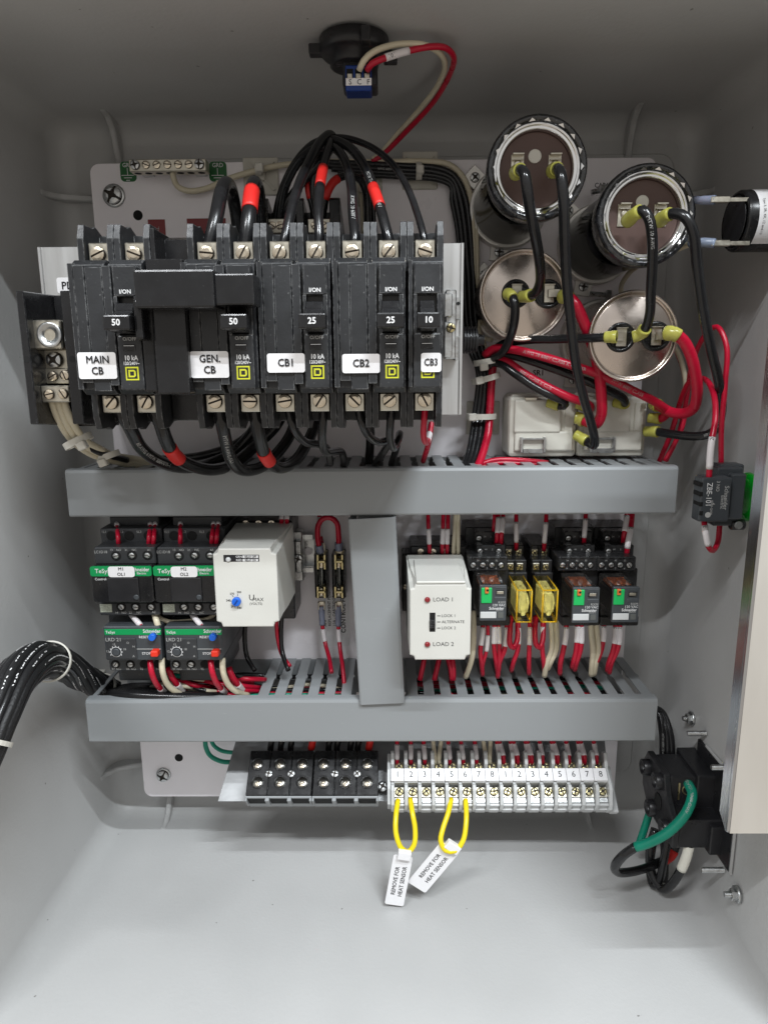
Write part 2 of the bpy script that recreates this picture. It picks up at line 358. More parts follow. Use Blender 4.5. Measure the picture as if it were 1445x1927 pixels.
SC = dict(lug=screw_mesh('lug_screw', 3.9, 'slot', 'brass', 1.5), small=screw_mesh('screw', 3.0, 'slot', 'brass'), ph=screw_mesh('cross_screw', 3.4, 'cross', 'steel', 1.6), phg=screw_mesh('gold_screw', 3.1, 'cross', 'gold', 1.4), phb=screw_mesh('dark_screw', 3.0, 'cross', 'steel', 1.2), tiny=screw_mesh('tiny_screw', 2.1, 'slot', 'steel'))
def rr(*a_): return random.uniform(*a_)

def mass(name, label, items, cat='wires'):
    """a heap of wires nobody could count: one object of kind stuff"""
    mats = []; bm = bmn()
    for pts, r, m_ in items:
        if m_ not in mats: mats.append(m_)
        tube(bm, smooth_pts(pts, 4), r, 8, mi=mats.index(m_))
    return part(name, bm, mats, None, label, cat, None, 'stuff', origin=items[0][0][0])
NUM = ('one', 'two', 'three', 'four', 'five', 'six', 'seven', 'eight')
# ================================================================== the enclosure
XL, XR, ZB, ZT, YB, DF = -36., 462., -30., 561., 25., 205.
def ring(bm, i, y, r=17, n=6):
    return [bm.verts.new((p[0], y*(1-.02*max(0, min(1, (p[1]-ZB)/(ZT-ZB)))) if y < -95 else y, p[1])) for p in rrect(XL+i, XR-i, ZB+i, ZT-i, max(4, r-i*.4), n)]
bm = bmn(); prof = [(16, 25), (10, 24), (5, 20.5), (1.5, 15), (0, 8), (-1.2, -90), (-3, -DF), (-5, -DF-3), (-9, -DF-4), (-9, -DF+4), (-9, 33), (8, 33)]
R_ = [ring(bm, i, y) for i, y in prof]
for A, B in zip(R_, R_[1:]):
    n = len(A)
    for i in range(n): f = bm.faces.new((A[i], A[(i+1) % n], B[(i+1) % n], B[i])); f.smooth = True
bm.faces.new(R_[0]); bm.faces.new(R_[-1][::-1])
enc = part('enclosure_wall', bm, 'shell', kind='structure')
def gusset(kind, c, w_=4.6):
    """web moulded across an inside corner of the box; outline in (y, height from the corner)"""
    O = [(26, -52), (23.6, -48), (21.0, -36), (16.5, -22), (10.5, -8), (3, -2.2), (-4, -.3), (-5, 1.0), (26, 1.5)]
    bm = bmn()
    if kind == 'top': prismx(bm, [(y, ZT+h) for y, h in O], c-w_/2, c+w_/2, .9)
    if kind == 'bottom': prismx(bm, [(y, ZB-h*.7) for y, h in O][::-1], c-w_/2, c+w_/2, .9)
    if kind in ('left', 'right'):
        t = bmesh.new(); P_ = [(y, XL-h if kind == 'left' else XR+h) for y, h in O]; A = [t.verts.new((x, y, c-w_/2)) for y, x in P_]; B = [t.verts.new((x, y, c+w_/2)) for y, x in P_]; t.faces.new(A); t.faces.new(B[::-1]); n = len(P_)
        for i in range(n): t.faces.new((A[i], B[i], B[(i+1) % n], A[(i+1) % n]))
        bmesh.ops.recalc_face_normals(t, faces=t.faces[:]); bmesh.ops.bevel(t, geom=t.edges[:], offset=.9, segments=1, affect='EDGES'); merge(bm, t)
    part('moulded_rib', bm, 'shell', enc)
for px in (222, 1182): gusset('top', W(px, 262, -22).x)
for px in (324, 1098): gusset('bottom', W(px, 1530, -22).x)
gusset('left', W(120, 376, -22).z); gusset('left', W(200, 1436, -22).z); gusset('right', W(1300, 372, -22).z)
# raised centre field of the back wall
bm = bmn(); prism(bm, rrect(XL+62, XR-20, ZB+38, ZT-26, 12), 22.6, 25.6, 1.0); part('raised_back_field', bm, 'shell', enc)
# ================================================================== mounting panel
mp = thing('mounting_panel', 'white painted steel back panel with rounded corners behind all the devices', 'panel', (210, 2, 263))
bm = bmn(); prism(bm, rrect(0, 420, 0, 526, 7), 0, 2.5, .3); part('sheet', bm, 'panel', mp)
for px, py in ((260, 405), (337, 1426)):
    bm = bmn(); p = W(px, py, .2); cyl(bm, (p.x, -.25, p.z), (p.x, .6, p.z), 3.6, 20); part('hole', bm, 'hole', mp)
for px, py, s_ in ((213, 367, 2.0), (307, 1460, 1.55)):
    p = W(px, py, 2.5); t = thing('panel_screw', 'large cross head screw with washer in the upper left panel corner' if py < 500 else 'cross head screw with washer in the lower left panel corner', 'screw', p, 'cross head screws holding the back panel')
    bm = bmn(); lathe(bm, (p.x, 0, p.z), (0, -1, 0), [(4.2*s_, .1), (4.2*s_, 1.0), (3.7*s_, 1.6), (3*s_, 1.8)], 28); part('washer', bm, 'steel', t)
    o = inst('screw_head', SC['ph'], t, (p.x, -2.6, p.z), .5, s_*.98)
def sticker(px0, py0, px1, py1, d, parent, m_='white', r=1.6, name='label_sticker', th=.22, rot=0):
    x0 = W(px0, (py0+py1)/2, d).x; x1 = W(px1, (py0+py1)/2, d).x; z1 = W((px0+px1)/2, py0, d).z; z0 = W((px0+px1)/2, py1, d).z
    bm = bmn(); prism(bm, rrect(x0, x1, z0, z1, r), -d-th, -d)
    if rot: bmesh.ops.rotate(bm, verts=bm.verts[:], cent=((x0+x1)/2, -d, (z0+z1)/2), matrix=Matrix.Rotation(rot, 3, 'Y'))
    return part(name, bm, m_, parent)
for px0, px1, tx in ((227, 257, 241), (394, 427, 410)):
    g = sticker(px0, 304, px1, 342, .1, mp, 'gstk', 3, 'ground_sticker'); ptxt('GRD', 8, tx, 311, .5, g, 'wink', xs=.95)
    bm = bmn(); c = W(tx, 330, .5)
    box(bm, c.x-.25, c.x+.25, c.y-.02, c.y, c.z, c.z+5, 0)
    for k_, wd in enumerate((4.6, 3, 1.4)): box(bm, c.x-wd, c.x+wd, c.y-.02, c.y, c.z-k_*1.7-.25, c.z-k_*1.7+.25, 0)
    part('earth_symbol', bm, 'wink', g)
g = sticker(280, 413, 312, 452, .1, mp, 'rstk', .3, 'warning_sticker'); ptxt('AL', 8, 297, 433, .5, g, 'gink', rot=math.pi/2)
g = sticker(353, 411, 426, 452, .1, mp, 'rstk', .3, 'warning_sticker')
g = sticker(1108, 333, 1152, 368, .1, mp, 'panel', 1.5); ptxt('CAP4', 9, 1131, 349, .5, g, xs=.9)
g = sticker(985, 690, 1040, 714, .1, mp, 'panel', 1.5); ptxt('SR1', 10, 1013, 702, .5, g, bold=.02)
g = sticker(600, 1120, 658, 1215, .1, mp, 'white', 1)
ptxt('CONTROL FUSE', 8, 646, 1150, .5, g, rot=math.pi/2, bold=.02); ptxt('REPLACEMENT FUSE', 5, 620, 1146, .5, g, rot=math.pi/2); ptxt('12A - CARTRIDGE', 5, 629, 1150, .5, g, rot=math.pi/2); ptxt('AMP', 5, 612, 1172, .5, g, rot=math.pi/2)
# ================================================================== wiring ducts
def duct(label, x0, x1, z0, z1, d, skip=(), skipb=(), frame=None, off=0.0, endpost=True):
    t = thing('wiring_duct', label, 'wiring duct', ((x0+x1)/2, 0, z0), 'grey slotted wiring ducts')
    bm = bmn(); box(bm, x0, x1, -2.5, -.3, z0+1, z1-1, .3); part('base', bm, 'duct', t)
    bm = bmn(); P = [(-d, z0-.2), (-d, z1+.4)]
    prismx(bm, [(-d+8, z1+.2), (-d+8, z1+1.7), (-d+3.2, z1+1.7), (-d+.9, z1+1.2), (-d, z1-.8), (-d, z0+.3), (-d+.8, z0-.9), (-d+8, z0-.9), (-d+8, z0+.5), (-d+1.8, z0+.5), (-d+1.6, z1+.2)], x0-.6, x1+.6, .15); part('cover', bm, 'duct', t)
    n = int((x1-x0-6)/12.6); fm = None
    def finger():
        bm = bmn(); pts = [(-3.95, -2), (3.95, -2), (3.95, -d*.42), (4.9, -d*.445), (4.9, -d*.475), (3.95, -d*.50), (3.95, -d+2), (-3.95, -d+2), (-3.95, -d*.50), (-4.9, -d*.475), (-4.9, -d*.445), (-3.95, -d*.42)]
        tb = bmesh.new(); A = [tb.verts.new((p[0], p[1], -.8)) for p in pts]; B = [tb.verts.new((p[0], p[1], .7)) for p in pts]; tb.faces.new(A); tb.faces.new(B[::-1]); k_ = len(pts)
        for i in range(k_): tb.faces.new((A[i], B[i], B[(i+1) % k_], A[(i+1) % k_]))
        bmesh.ops.recalc_face_normals(tb, faces=tb.faces[:]); bmesh.ops.bevel(tb, geom=tb.edges[:], offset=.2, segments=1, affect='EDGES'); merge(bm, tb)
        me = bpy.data.meshes.new('finger')
        for v in bm.verts: v.co = v.co*S
        bm.to_mesh(me); bm.free(); me.materials.append(M['duct']); return me
    fm = finger()
    for i in range(n):
        x = x0+off+8+i*12.6
        for z, sk in ((z1, skip), (z0, skipb)):
            if any(a_ <= x <= b_ for a_, b_ in sk): continue
            inst('finger', fm, t, (x, 0, z-(.3 if z == z1 else -.6)))
    if endpost:
        for x, s_ in ((x0, 1), (x1, -1)):
            for z in (z1-.6, z0+.6):
                bm = bmn(); box(bm, x, x+s_*3.2, -d+2, -2.5, z-.7, z+.7, .2); part('end_strip', bm, 'duct', t)
    return t
du1 = duct('upper wiring duct spanning the panel just below the circuit breakers', -3, 420, 275.5, 306.5, 80, off=2)
du2 = duct('lower wiring duct spanning the panel just above the terminal blocks', -5.5, 418.5, 101, 133, 80, skip=((8, 122), (190, 237)), off=9)
FV = Frame(Matrix.Rotation(math.radians(87.5), 3, 'Y'), V((209, 0, 274))); use(FV)
# local x runs down the duct, local z across it
duv = duct('short vertical wiring duct joining the upper and lower ducts, its cover slightly askew', 1.5, 141, -15.4, 15.4, 83, off=1)
use(F0)
# wires laid along inside the ducts, seen through the slots
def ductwires(segs, label, seed):
    rnd = random.Random(seed); it = []
    for x0, x1, z0, z1, n, cols in segs:
        for i in range(n):
            y = -70+58*i/(n-1); z = z1-(rnd.random()**1.3)*(z1-z0)*.6; a_ = x0+rnd.random()*8; b_ = x1-rnd.random()*8
            it.append(([V((a_+(b_-a_)*j/6, y+rnd.uniform(-3, 3), z+rnd.uniform(-5, 0))) for j in range(7)], 1.9 if cols[i % len(cols)] == 'wblk' else 1.6, cols[i % len(cols)]))
    mass('duct_wires', label, it)
ductwires(((6, 188, 106, 127, 15, ['wblk', 'wred', 'wbei', 'wred', 'wgrn', 'wred', 'wblk']), (238, 405, 106, 125, 13, ['wred', 'wgrn', 'wblk', 'wbei', 'wred', 'wblk'])), 'red, green, beige and black wires packed inside the lower duct, seen through its slots', 3)
ductwires(((60, 268, 280, 296, 9, ['wblk', 'wbei', 'wblk', 'wred']), (280, 408, 280, 298, 9, ['wred', 'wblk', 'wred'])), 'black, red and beige wires packed inside the upper duct, seen through its slots', 8)
# ================================================================== aluminium bracket plate behind the breakers
bp = thing('bracket_plate', 'bare aluminium plate the circuit breakers stand on', 'bracket', (140, -60, 345))
bm = bmn(); x0, x1, z0, z1 = pbox(bm, 90, 461, 868, 783, 100, 98, .2)
box(bm, x1-1.2, x1+.8, -101.5, -8, z0, z1, .3); box(bm, x0-.8, x0+1.2, -101, -8, z0, z1, .3); part('plate', bm, 'alu', bp)
g = sticker(108, 522, 190, 552, 100.2, bp); ptxt('PD', 14, 128, 538, 100.6, g, bold=.02, align='C')
# DIN end piece with screws at the right of the breakers
t = thing('rail_end_bracket', 'zinc plated rail end with screw beside the rightmost breaker', 'bracket', W(848, 640, 100))
bm = bmn(); pbox(bm, 838, 545, 858, 675, 112, 100.4, .6); pbox(bm, 836, 552, 851, 596, 118, 108, .5); pbox(bm, 836, 606, 851, 672, 116, 108, .5); pbox(bm, 854, 560, 866, 600, 110, 100.3, .3); pbox(bm, 856, 633, 862, 678, 111, 100.3, .3); part('rail', bm, 'steel', t)
p = W(848, 617, 118); inst('screw', SC['phg'], t, (p.x, p.y, p.z), .3, .9)
p = W(862, 571, 110.5); bm = bmn(); cyl(bm, p, p+V((0, 2, 0)), 1.1, 12); part('hole', bm, 'hole', t)
# black corrugated gland
t = thing('ribbed_bushing', 'black ribbed bushing poking out beside the aluminium plate', 'bushing', W(885, 640, 60))
bm = bmn(); c = W(872, 640, 60); pr_ = []
for i in range(5): pr_ += [(9.2, i*1.9), (9.2, i*1.9+.7), (7.6, i*1.9+1.1), (7.6, i*1.9+1.7)]
lathe(bm, c, (1, 0, 0), pr_+[(4, 9.8), (3.6, 14)], 28, smooth=False); part('ribs', bm, 'black', t)

# ================================================================== circuit breakers
PW = 19.4; X9 = 251.4
BZ1, BZ0 = W(500, 484, 180).z, W(500, 741, 180).z      # face band
def xl(k): return X9-(10-k)*PW
def pole(t, k, kids_=True, right_extra=0):
    """one pole: body, lug wells top and bottom with side barriers, lugs and screws"""
    x0, x1 = xl(k)+.15, xl(k+1)-.15; bm = bmn()
    # stepped side profile (y,z)
    zt, zb = BZ1, BZ0
    prismx(bm, [(-102, zt+17), (-146, zt+17), (-146, zt+.5), (-176, zt), (-181, zt-3), (-181, zb+3), (-176, zb), (-146, zb-.5), (-146, zb-17), (-102, zb-17)], x0+.9, x1-.9, .35)
    # side barriers
    for s_ in (0, 1):
        xa, xb = (x0, x0+3.4) if s_ == 0 else (x1-3.4, x1)
        for sg, zz in ((1, zt), (-1, zb)):
            prismx(bm, [(-102, zz-sg*6), (-168, zz-sg*6), (-168, zz+sg*12), (-165, zz+sg*19.5), (-155, zz+sg*19.5), (-150, zz+sg*21), (-102, zz+sg*3)] if s_ == 0 else [(-102, zz-sg*6), (-168, zz-sg*6), (-168, zz+sg*12), (-165, zz+sg*19.5), (-155, zz+sg*19.5), (-102, zz+sg*2)], xa, xb, .25)
            # angled key ridge on the barrier front
    part('pole_body', bm, 'brk', t)
    for sg, zz in ((1, zt), (-1, zb)):
        xc = (x0+x1)/2; bm = bmn(); za = zz+sg*.6; zb_ = zz+sg*10.5
        box(bm, xc-5.6, xc+5.6, -164, -146, min(za, zb_), max(za, zb_), .6)
        l_ = part('lug', bm, 'lug', t)
        inst('lug_screw', SC['lug'], l_, (xc, -165.2, zz+sg*4.6), rr(-1.2, 1.2), 1.0)
def breaker(k, n, rating, lab, label, labrect, hx=None, logo=True, handle=True):
    t = thing('circuit_breaker', label, 'circuit breaker', ((xl(k)+xl(k+n))/2, -102, BZ0), 'black circuit breakers in a row')
    for i in range(n): pole(t, k+i)
    kx = xl(k+n-1); 
    # raised faces: wide left field + trim strip, escutcheon column on the right pole
    bm = bmn(); z1, z0 = BZ1-2.5, BZ0+3
    if n == 2:
        box(bm, xl(k)+.3, xl(k)+3.2, -183.2, -178, z0, z1, .3); box(bm, xl(k)+3.5, xl(k)+9, -184.2, -178, z0+3.5, z1-1, .3); box(bm, xl(k)+9.2, xl(k)+18.0, -183.8, -178, z0-1, z1-2, .3); box(bm, xl(k)+18.3, xl(k)+22.8, -184.6, -178, z0+2, z1-1.5, .3)
    else: box(bm, kx+.4, kx+2.6, -184, -178, z0, z1, .3)
    part('face_panel', bm, 'brk', t)
    ex0, ex1 = kx+(4.6 if n == 2 else 3.0), kx+17.2; eyt = BZ1-4; bm = bmn()
    hz = W(500, 604, 200).z; hzt = W(500, 556, 186).z
    box(bm, ex0, ex1, -186, -178, BZ0+2.4, hz-5.5, 1.0, 2); box(bm, ex0, ex1, -186, -178, hzt, eyt, .7)
    box(bm, ex0, ex0+1.6, -186, -178, hz-6, hzt+.2, .2); box(bm, ex1-2.2, ex1, -186, -178, hz-6, hzt+.2, .2); part('escutcheon', bm, 'brk', t)
    bm = bmn(); box(bm, ex0+1.4, ex1-2, -181.6, -179, hz-7, hzt+.5, .1); part('handle_slot', bm, 'gloss', t)
    # toggle handle
    hc = (ex0+ex1)/2-.3; hw = 6.8 if n == 2 else 5.6; bm = bmn()
    prismx(bm, [(-180, hz+9.5), (-186, hz+10.5), (-189.5, hz+6.5), (-193, hz+3.8), (-199, hz+3.6), (-200, hz+2.9), (-200, hz-3.4), (-199, hz-4.2), (-190, hz-5), (-180, hz-5.5)], hc-hw*.66, hc+hw*.66, .5)
    box(bm, hc-hw, hc+hw, -201, -192.5, hz-3.9, hz+3.6, .9, 2)
    h = part('handle', bm, 'gloss', t); p = (hc, -201.15, hz-.2); txt(rating, 4.3, p, h, 'wink', bold=.03)
    f = -186.12; txt('I/ON', 2.9, (hc+.3, f, hzt+2.4), t, 'wink', bold=.03); txt('O/OFF', 2.5, (hc+.6, f, hz-7.6), t, 'gink', bold=.02)
    bm = bmn(); box(bm, hc-3.1, hc+3.4, -186.5, -185.7, hz-13.6, hz-10.4, .25); part('trip_window', bm, 'gloss', t)
    bm = bmn(); box(bm, hc-2.6, hc+2.8, -186.62, -186.3, hz-11.1, hz-10.8, .05); part('window_edge', bm, 'chrome', t)
    zk = W(500, 672, 186).z
    if n == 2: txt('10 kA', 3.5, (hc+.6, f, zk), t, 'wink', bold=.035, xs=.85); txt('120/240V~', 2.4, (hc+.6, f, zk-2.7), t, 'wink', bold=.03, xs=.8)
    zc = W(500, 701, 186).z; bm = bmn(); xq = hc+.6; q = 3.45
    box(bm, xq-q, xq+q, f, f+.2, zc-q, zc+q, 0); lg = part('logo', bm, 'ylw', t)
    bm = bmn(); box(bm, xq-q+.75, xq+q-.75, f-.05, f, zc-q+.75, zc+q-.75, 0); part('logo_field', bm, 'ink', lg)
    bm = bmn(); prism(bm, [(xq-1.9, zc+1.9), (xq+1.1, zc+1.9), (xq+1.9, zc+1.1), (xq+1.9, zc-1.1), (xq+1.1, zc-1.9), (xq-1.9, zc-1.9)], f-.1, f-.05)
    part('logo_letter', bm, 'ylw', lg); bm = bmn(); box(bm, xq-1.05, xq+1.0, f-.15, f-.1, zc-1.05, zc+1.05, 0); part('logo_letter_hole', bm, 'ink', lg)
    px0, py0, px1, py1 = labrect; s_ = sticker(px0, py0, px1, py1, 187 if n == 1 else 185.2, t, 'white', 1.3, th=.3)
    ls = lab.split('\n'); mx_ = (px0+px1)/2; my = (py0+py1)/2
    for i, l_ in enumerate(ls): ptxt(l_, 14 if n == 2 else 13, mx_, my+(i-(len(ls)-1)/2)*21, 187.7 if n == 1 else 185.9, s_, bold=.022, xs=.92 if n == 2 else .82)
    return t
breaker(0, 2, '50', 'MAIN\nCB', 'two-pole breaker with 50 on its toggle and a white MAIN CB sticker', (148, 663, 220, 713))
breaker(3, 2, '50', 'GEN.\nCB', 'two-pole breaker with 50 on its toggle and a white GEN. CB sticker', (359, 661, 431, 711))
breaker(5, 2, '25', 'CB1', 'two-pole breaker with 25 on its toggle and a white CB1 sticker', (503, 665, 574, 701))
breaker(7, 2, '25', 'CB2', 'two-pole breaker with 25 on its toggle and a white CB2 sticker', (644, 666, 715, 702))
breaker(9, 1, '10', 'CB3', 'narrow single-pole breaker with 10 on its toggle and a CB3 sticker', (792, 664, 830, 700))
# interlock between MAIN and GEN
t = thing('breaker_interlock', 'glossy black sliding interlock bar between the MAIN and GEN breakers', 'interlock', (xl(2)+PW/2, -102, BZ0), None)
bm = bmn(); prismx(bm, [(-102, BZ1+13), (-140, BZ1+17), (-150, BZ1+14), (-150, BZ1+1), (-178, BZ1), (-178, BZ0), (-150, BZ0-1), (-150, BZ0-16), (-102, BZ0-18)], xl(2)+.2, xl(3)-.2, .4)
box(bm, xl(2)+.2, xl(2)+2.5, -168, -110, BZ1-2, BZ1+17, .3); part('base_block', bm, 'gloss', t)
bm = bmn(); pbox(bm, 290, 540, 352, 742, 190, 176, 1.0, 2); pbox(bm, 268, 560, 292, 738, 186, 177, 1.2, 2); pbox(bm, 252, 562, 268, 640, 197, 184, 1.5, 2); part('slide_column', bm, 'gloss', t)
bm = bmn(); pbox(bm, 252, 506, 403, 580, 206, 186, 1.2, 2); part('slide_bar', bm, 'gloss', t)
bm = bmn(); pbox(bm, 403.5, 514, 478, 574, 204, 187, .9, 2); part('slide_tongue', bm, 'gloss', t)

# ================================================================== power distribution blocks
t = thing('power_distribution_block', 'black power block with tall cavity and big socket lug, left of the MAIN breaker', 'power block', W(100, 790, 100), 'power distribution blocks')
bm = bmn(); x0 = W(33, 550, 150).x; x1 = W(146, 550, 150).x; z1 = W(90, 548, 150).z; z0 = W(90, 801, 150).z
prismx(bm, [(-100, z1+2), (-152, z1), (-152, z0+1), (-100, z0-4)], x0, x0+4.6, .5); prismx(bm, [(-100, z1+2), (-152, z1), (-152, z0+1), (-100, z0-4)], x1-9, x1-2.2, .5)
box(bm, x0+5, x1-5, -118, -100, z0-3, z1+1, .5); part('housing', bm, 'gloss', t)
for z in (W(90, 676, 150).z,):
    for x in (x0+2.3, x1-5.6):
        bm = bmn(); lathe(bm, (x, -152.2, z), (0, 1, 0), [(1.8, 0), (1.8, .6)], 16); part('hole', bm, 'hole', t)
bm = bmn(); pbox(bm, 62, 602, 116, 657, 145, 118, .8); big = part('main_lug', bm, 'lug', t)
c = W(94, 630, 145.6); bm = bmn(); lathe(bm, c, (0, -1, 0), [(7.2, -1), (7.2, .6), (6.5, 1.0), (5.6, .6), (3.4, .2), (3.4, -3)], 28, caps=False); lathe(bm, c+V((0, 2, 0)), (0, -1, 0), [(3.5, 0), (3.4, .4)], 6, 1); part('socket_screw', bm, ['steel', 'slot'], big)
bm = bmn(); pbox(bm, 80, 658, 130, 695, 135, 118, .5); pbox(bm, 66, 690, 80, 722, 132, 118, .4); pbox(bm, 84, 693, 130, 722, 136, 118, .5); low = part('lug_step', bm, 'lug', t)
p = W(103, 677, 136.5); inst('screw', SC['ph'], t, (p.x, p.y, p.z), .8, 1.35)
bm = bmn(); pbox(bm, 78, 726, 131, 757, 144, 118, .6); l2 = part('branch_lug', bm, 'lug', t)
for px, py, d in ((100, 708, 137), (123, 706, 137), (93, 742, 145), (119, 741, 145)): p = W(px, py, d); inst('screw', SC['small'], t, (p.x, p.y-.4, p.z), rr(-.9, -.2) if px < 110 else rr(1, 1.6), .98)
t = thing('power_distribution_block', 'black two-section power block half hidden behind the tops of the breakers', 'power block', W(565, 440, 10), 'power distribution blocks')
for a_, b_ in ((486, 505), (557, 572), (620, 640)):
    bm = bmn(); xa = W(a_, 400, 55).x; xb = W(b_, 400, 55).x; zt_ = W(500, 374, 55).z
    prismx(bm, [(-4, zt_-14), (-52, zt_+1), (-56, zt_-1), (-56, zt_-60), (-4, zt_-60)], xa, xb, .6); part('side_wall', bm, 'gloss', t)
bm = bmn(); pbox(bm, 488, 400, 640, 480, 25, 2, .5); part('base_block', bm, 'gloss', t)
for a_, b_ in ((502, 536), (579, 622)):
    bm = bmn(); pbox(bm, a_, 411, b_, 438, 52, 25, .6); l_ = part('lug', bm, 'lug', t)
    for f_ in (.3, .72): p = W(a_+(b_-a_)*f_, 424, 52.4); inst('screw', SC['small'], t, (p.x, p.y, p.z), rr(-.8, .8), .85)
# ================================================================== ground bar
t = thing('ground_bar', 'tin plated ground bar with seven screws at the top left of the panel', 'ground bar', W(318, 325, 12))
bm = bmn(); x0 = W(243, 311, 20).x; x1 = W(388, 311, 20).x; z1 = W(316, 299, 20).z; z0 = z1-8.2; box(bm, x0, x1, -20, -10, z0, z1, .5); part('bar', bm, 'lug', t)
bm = bmn()
for i in range(2): box(bm, (x0+4, x1-12)[i], (x0+12, x1-4)[i], -10, -.2, z0+1, z1-1, .3)
part('foot', bm, 'steel', t)
for i in range(7):
    x = x0+4.6+(x1-x0-9.2)*i/6; inst('screw', SC['phb'] if i in (0, 6) else SC['small'], t, (x, -20.9 if i in (0, 6) else -20.3, z0+4.4), rr(-.6, .6), 1.12 if i in (0, 6) else .92)
    bm = bmn(); cyl(bm, (x, -15, z0-.06), (x, -15, z0+.5), 2.6, 16); part('hole', bm, 'hole', t)
# ================================================================== tie mounts
def tie_mount(px, py, label, rot=0, sz=12.5, tie=True, d=0):
    c = W(px, py, d); t = thing('cable_tie_mount', label, 'cable tie mount', c, 'adhesive cable tie mounts'); bm = bmn()
    box(bm, c.x-sz, c.x+sz, c.y-2, c.y-.1, c.z-sz, c.z+sz, .6); part('pad', bm, 'tmount', t)
    bm = bmn()
    for a_ in (45, 135, 225, 315):
        q = math.radians(a_); bmv = bmesh.new(); bmesh.ops.create_cube(bmv, size=1)
        for v in bmv.verts: v.co = V((v.co.x*1.4, v.co.y*2.4, v.co.z*sz*.9))
        bmesh.ops.translate(bmv, verts=bmv.verts[:], vec=(0, 0, sz*.62)); bmesh.ops.rotate(bmv, verts=bmv.verts[:], cent=(0, 0, 0), matrix=Matrix.Rotation(q, 3, 'Y')); bmesh.ops.translate(bmv, verts=bmv.verts[:], vec=c+V((0, -2.6, 0))); merge(bm, bmv)
    box(bm, c.x-3.5, c.x+3.5, c.y-4.6, c.y-1.5, c.z-3.5, c.z+3.5, .6); part('saddle', bm, 'tmount', t)
    return t
tie_mount(492, 333, 'square nylon tie mount right of the ground bar', sz=13); tie_mount(790, 322, 'square nylon tie mount top centre, black bundle strapped to it', sz=13)
tie_mount(908, 786, 'square nylon tie mount under the strapped wires left of the white relays', sz=13); tie_mount(694, 362, 'nylon tie mount half hidden behind the looping breaker wires', sz=10)
def tie(px, py, d, rx, ry, ang, label, head=(0, 0), dep=None, m_='tie', wd=2.1):
    """zip tie round a bundle: loop with half axes rx (across) and dep (depth), band running along direction ang"""
    c = W(px, py, d); t = thing('cable_tie', label, 'cable tie', c, 'nylon cable ties'); bm = bmn(); dep = dep or rx*.6; n = 28; R = []
    ca, sa = math.cos(ang), math.sin(ang)
    for i in range(n):
        q = 2*math.pi*i/n; u = V((ca*rx*math.cos(q), dep*math.sin(q), sa*rx*math.cos(q))); nrm = V((ca*math.cos(q)/rx, math.sin(q)/dep, sa*math.cos(q)/rx)).normalized(); w_ = V((-sa, 0, ca))
        R.append([bm.verts.new(c+u+nrm*a_+w_*b_) for a_, b_ in ((0, -wd), (1.0, -wd), (1.0, wd), (0, wd))])
    for i in range(n):
        A, B = R[i], R[(i+1) % n]
        for j in range(4): bm.faces.new((A[j], A[(j+1) % 4], B[(j+1) % 4], B[j]))
    part('strap', bm, m_, t); h = W(px+head[0], py+head[1], d+dep*.9); bm = bmn(); box(bm, h.x-3, h.x+3, h.y-3, h.y+2, h.z-2.8, h.z+2.8, .7); bmesh.ops.rotate(bm, verts=bm.verts[:], cent=h, matrix=Matrix.Rotation(-ang, 3, 'Y')); part('head', bm, m_, t)
# ================================================================== capacitors
def clamp_ring(t, c, r, lab):
    bm = bmn(); lathe(bm, V((c.x, -.3, c.z)), (0, -1, 0), [(r+.2, 0), (r+1.6, 0), (r+1.6, 9), (r+1.3, 10), (r+.2, 10)], 40); part('clamp_band', bm, 'aluh', t)
def ear(px, py, rot, t, sz=6.5):
    c = W(px, py, 2); bm = bmn(); box(bm, -sz, sz, -1.4, 1.6, -sz, sz, .3)
    bmesh.ops.rotate(bm, verts=bm.verts[:], cent=(0, 0, 0), matrix=Matrix.Rotation(rot, 3, 'Y')); bmesh.ops.translate(bm, verts=bm.verts[:], vec=c); e_ = part('clamp_foot', bm, 'aluh', t); inst('screw', SC['phb'], e_, c+V((0, -2.2, 0)), rot, 1.15)
def bolt(px0, py0, px1, py1, d, t):
    a_, b_ = W(px0, py0, d), W(px1, py1, d); bm = bmn(); n = int((b_-a_).length/.9); pr_ = []
    for i in range(n): pr_ += [(2.0, i*.9), (1.65, i*.9+.45)]
    lathe(bm, a_, b_-a_, pr_, 12, smooth=False); t = part('clamp_bolt', bm, 'steel', t); bm = bmn(); lathe(bm, b_, b_-a_, [(3.9, 0), (3.9, 3)], 6, smooth=False); part('nut', bm, 'steel', t)
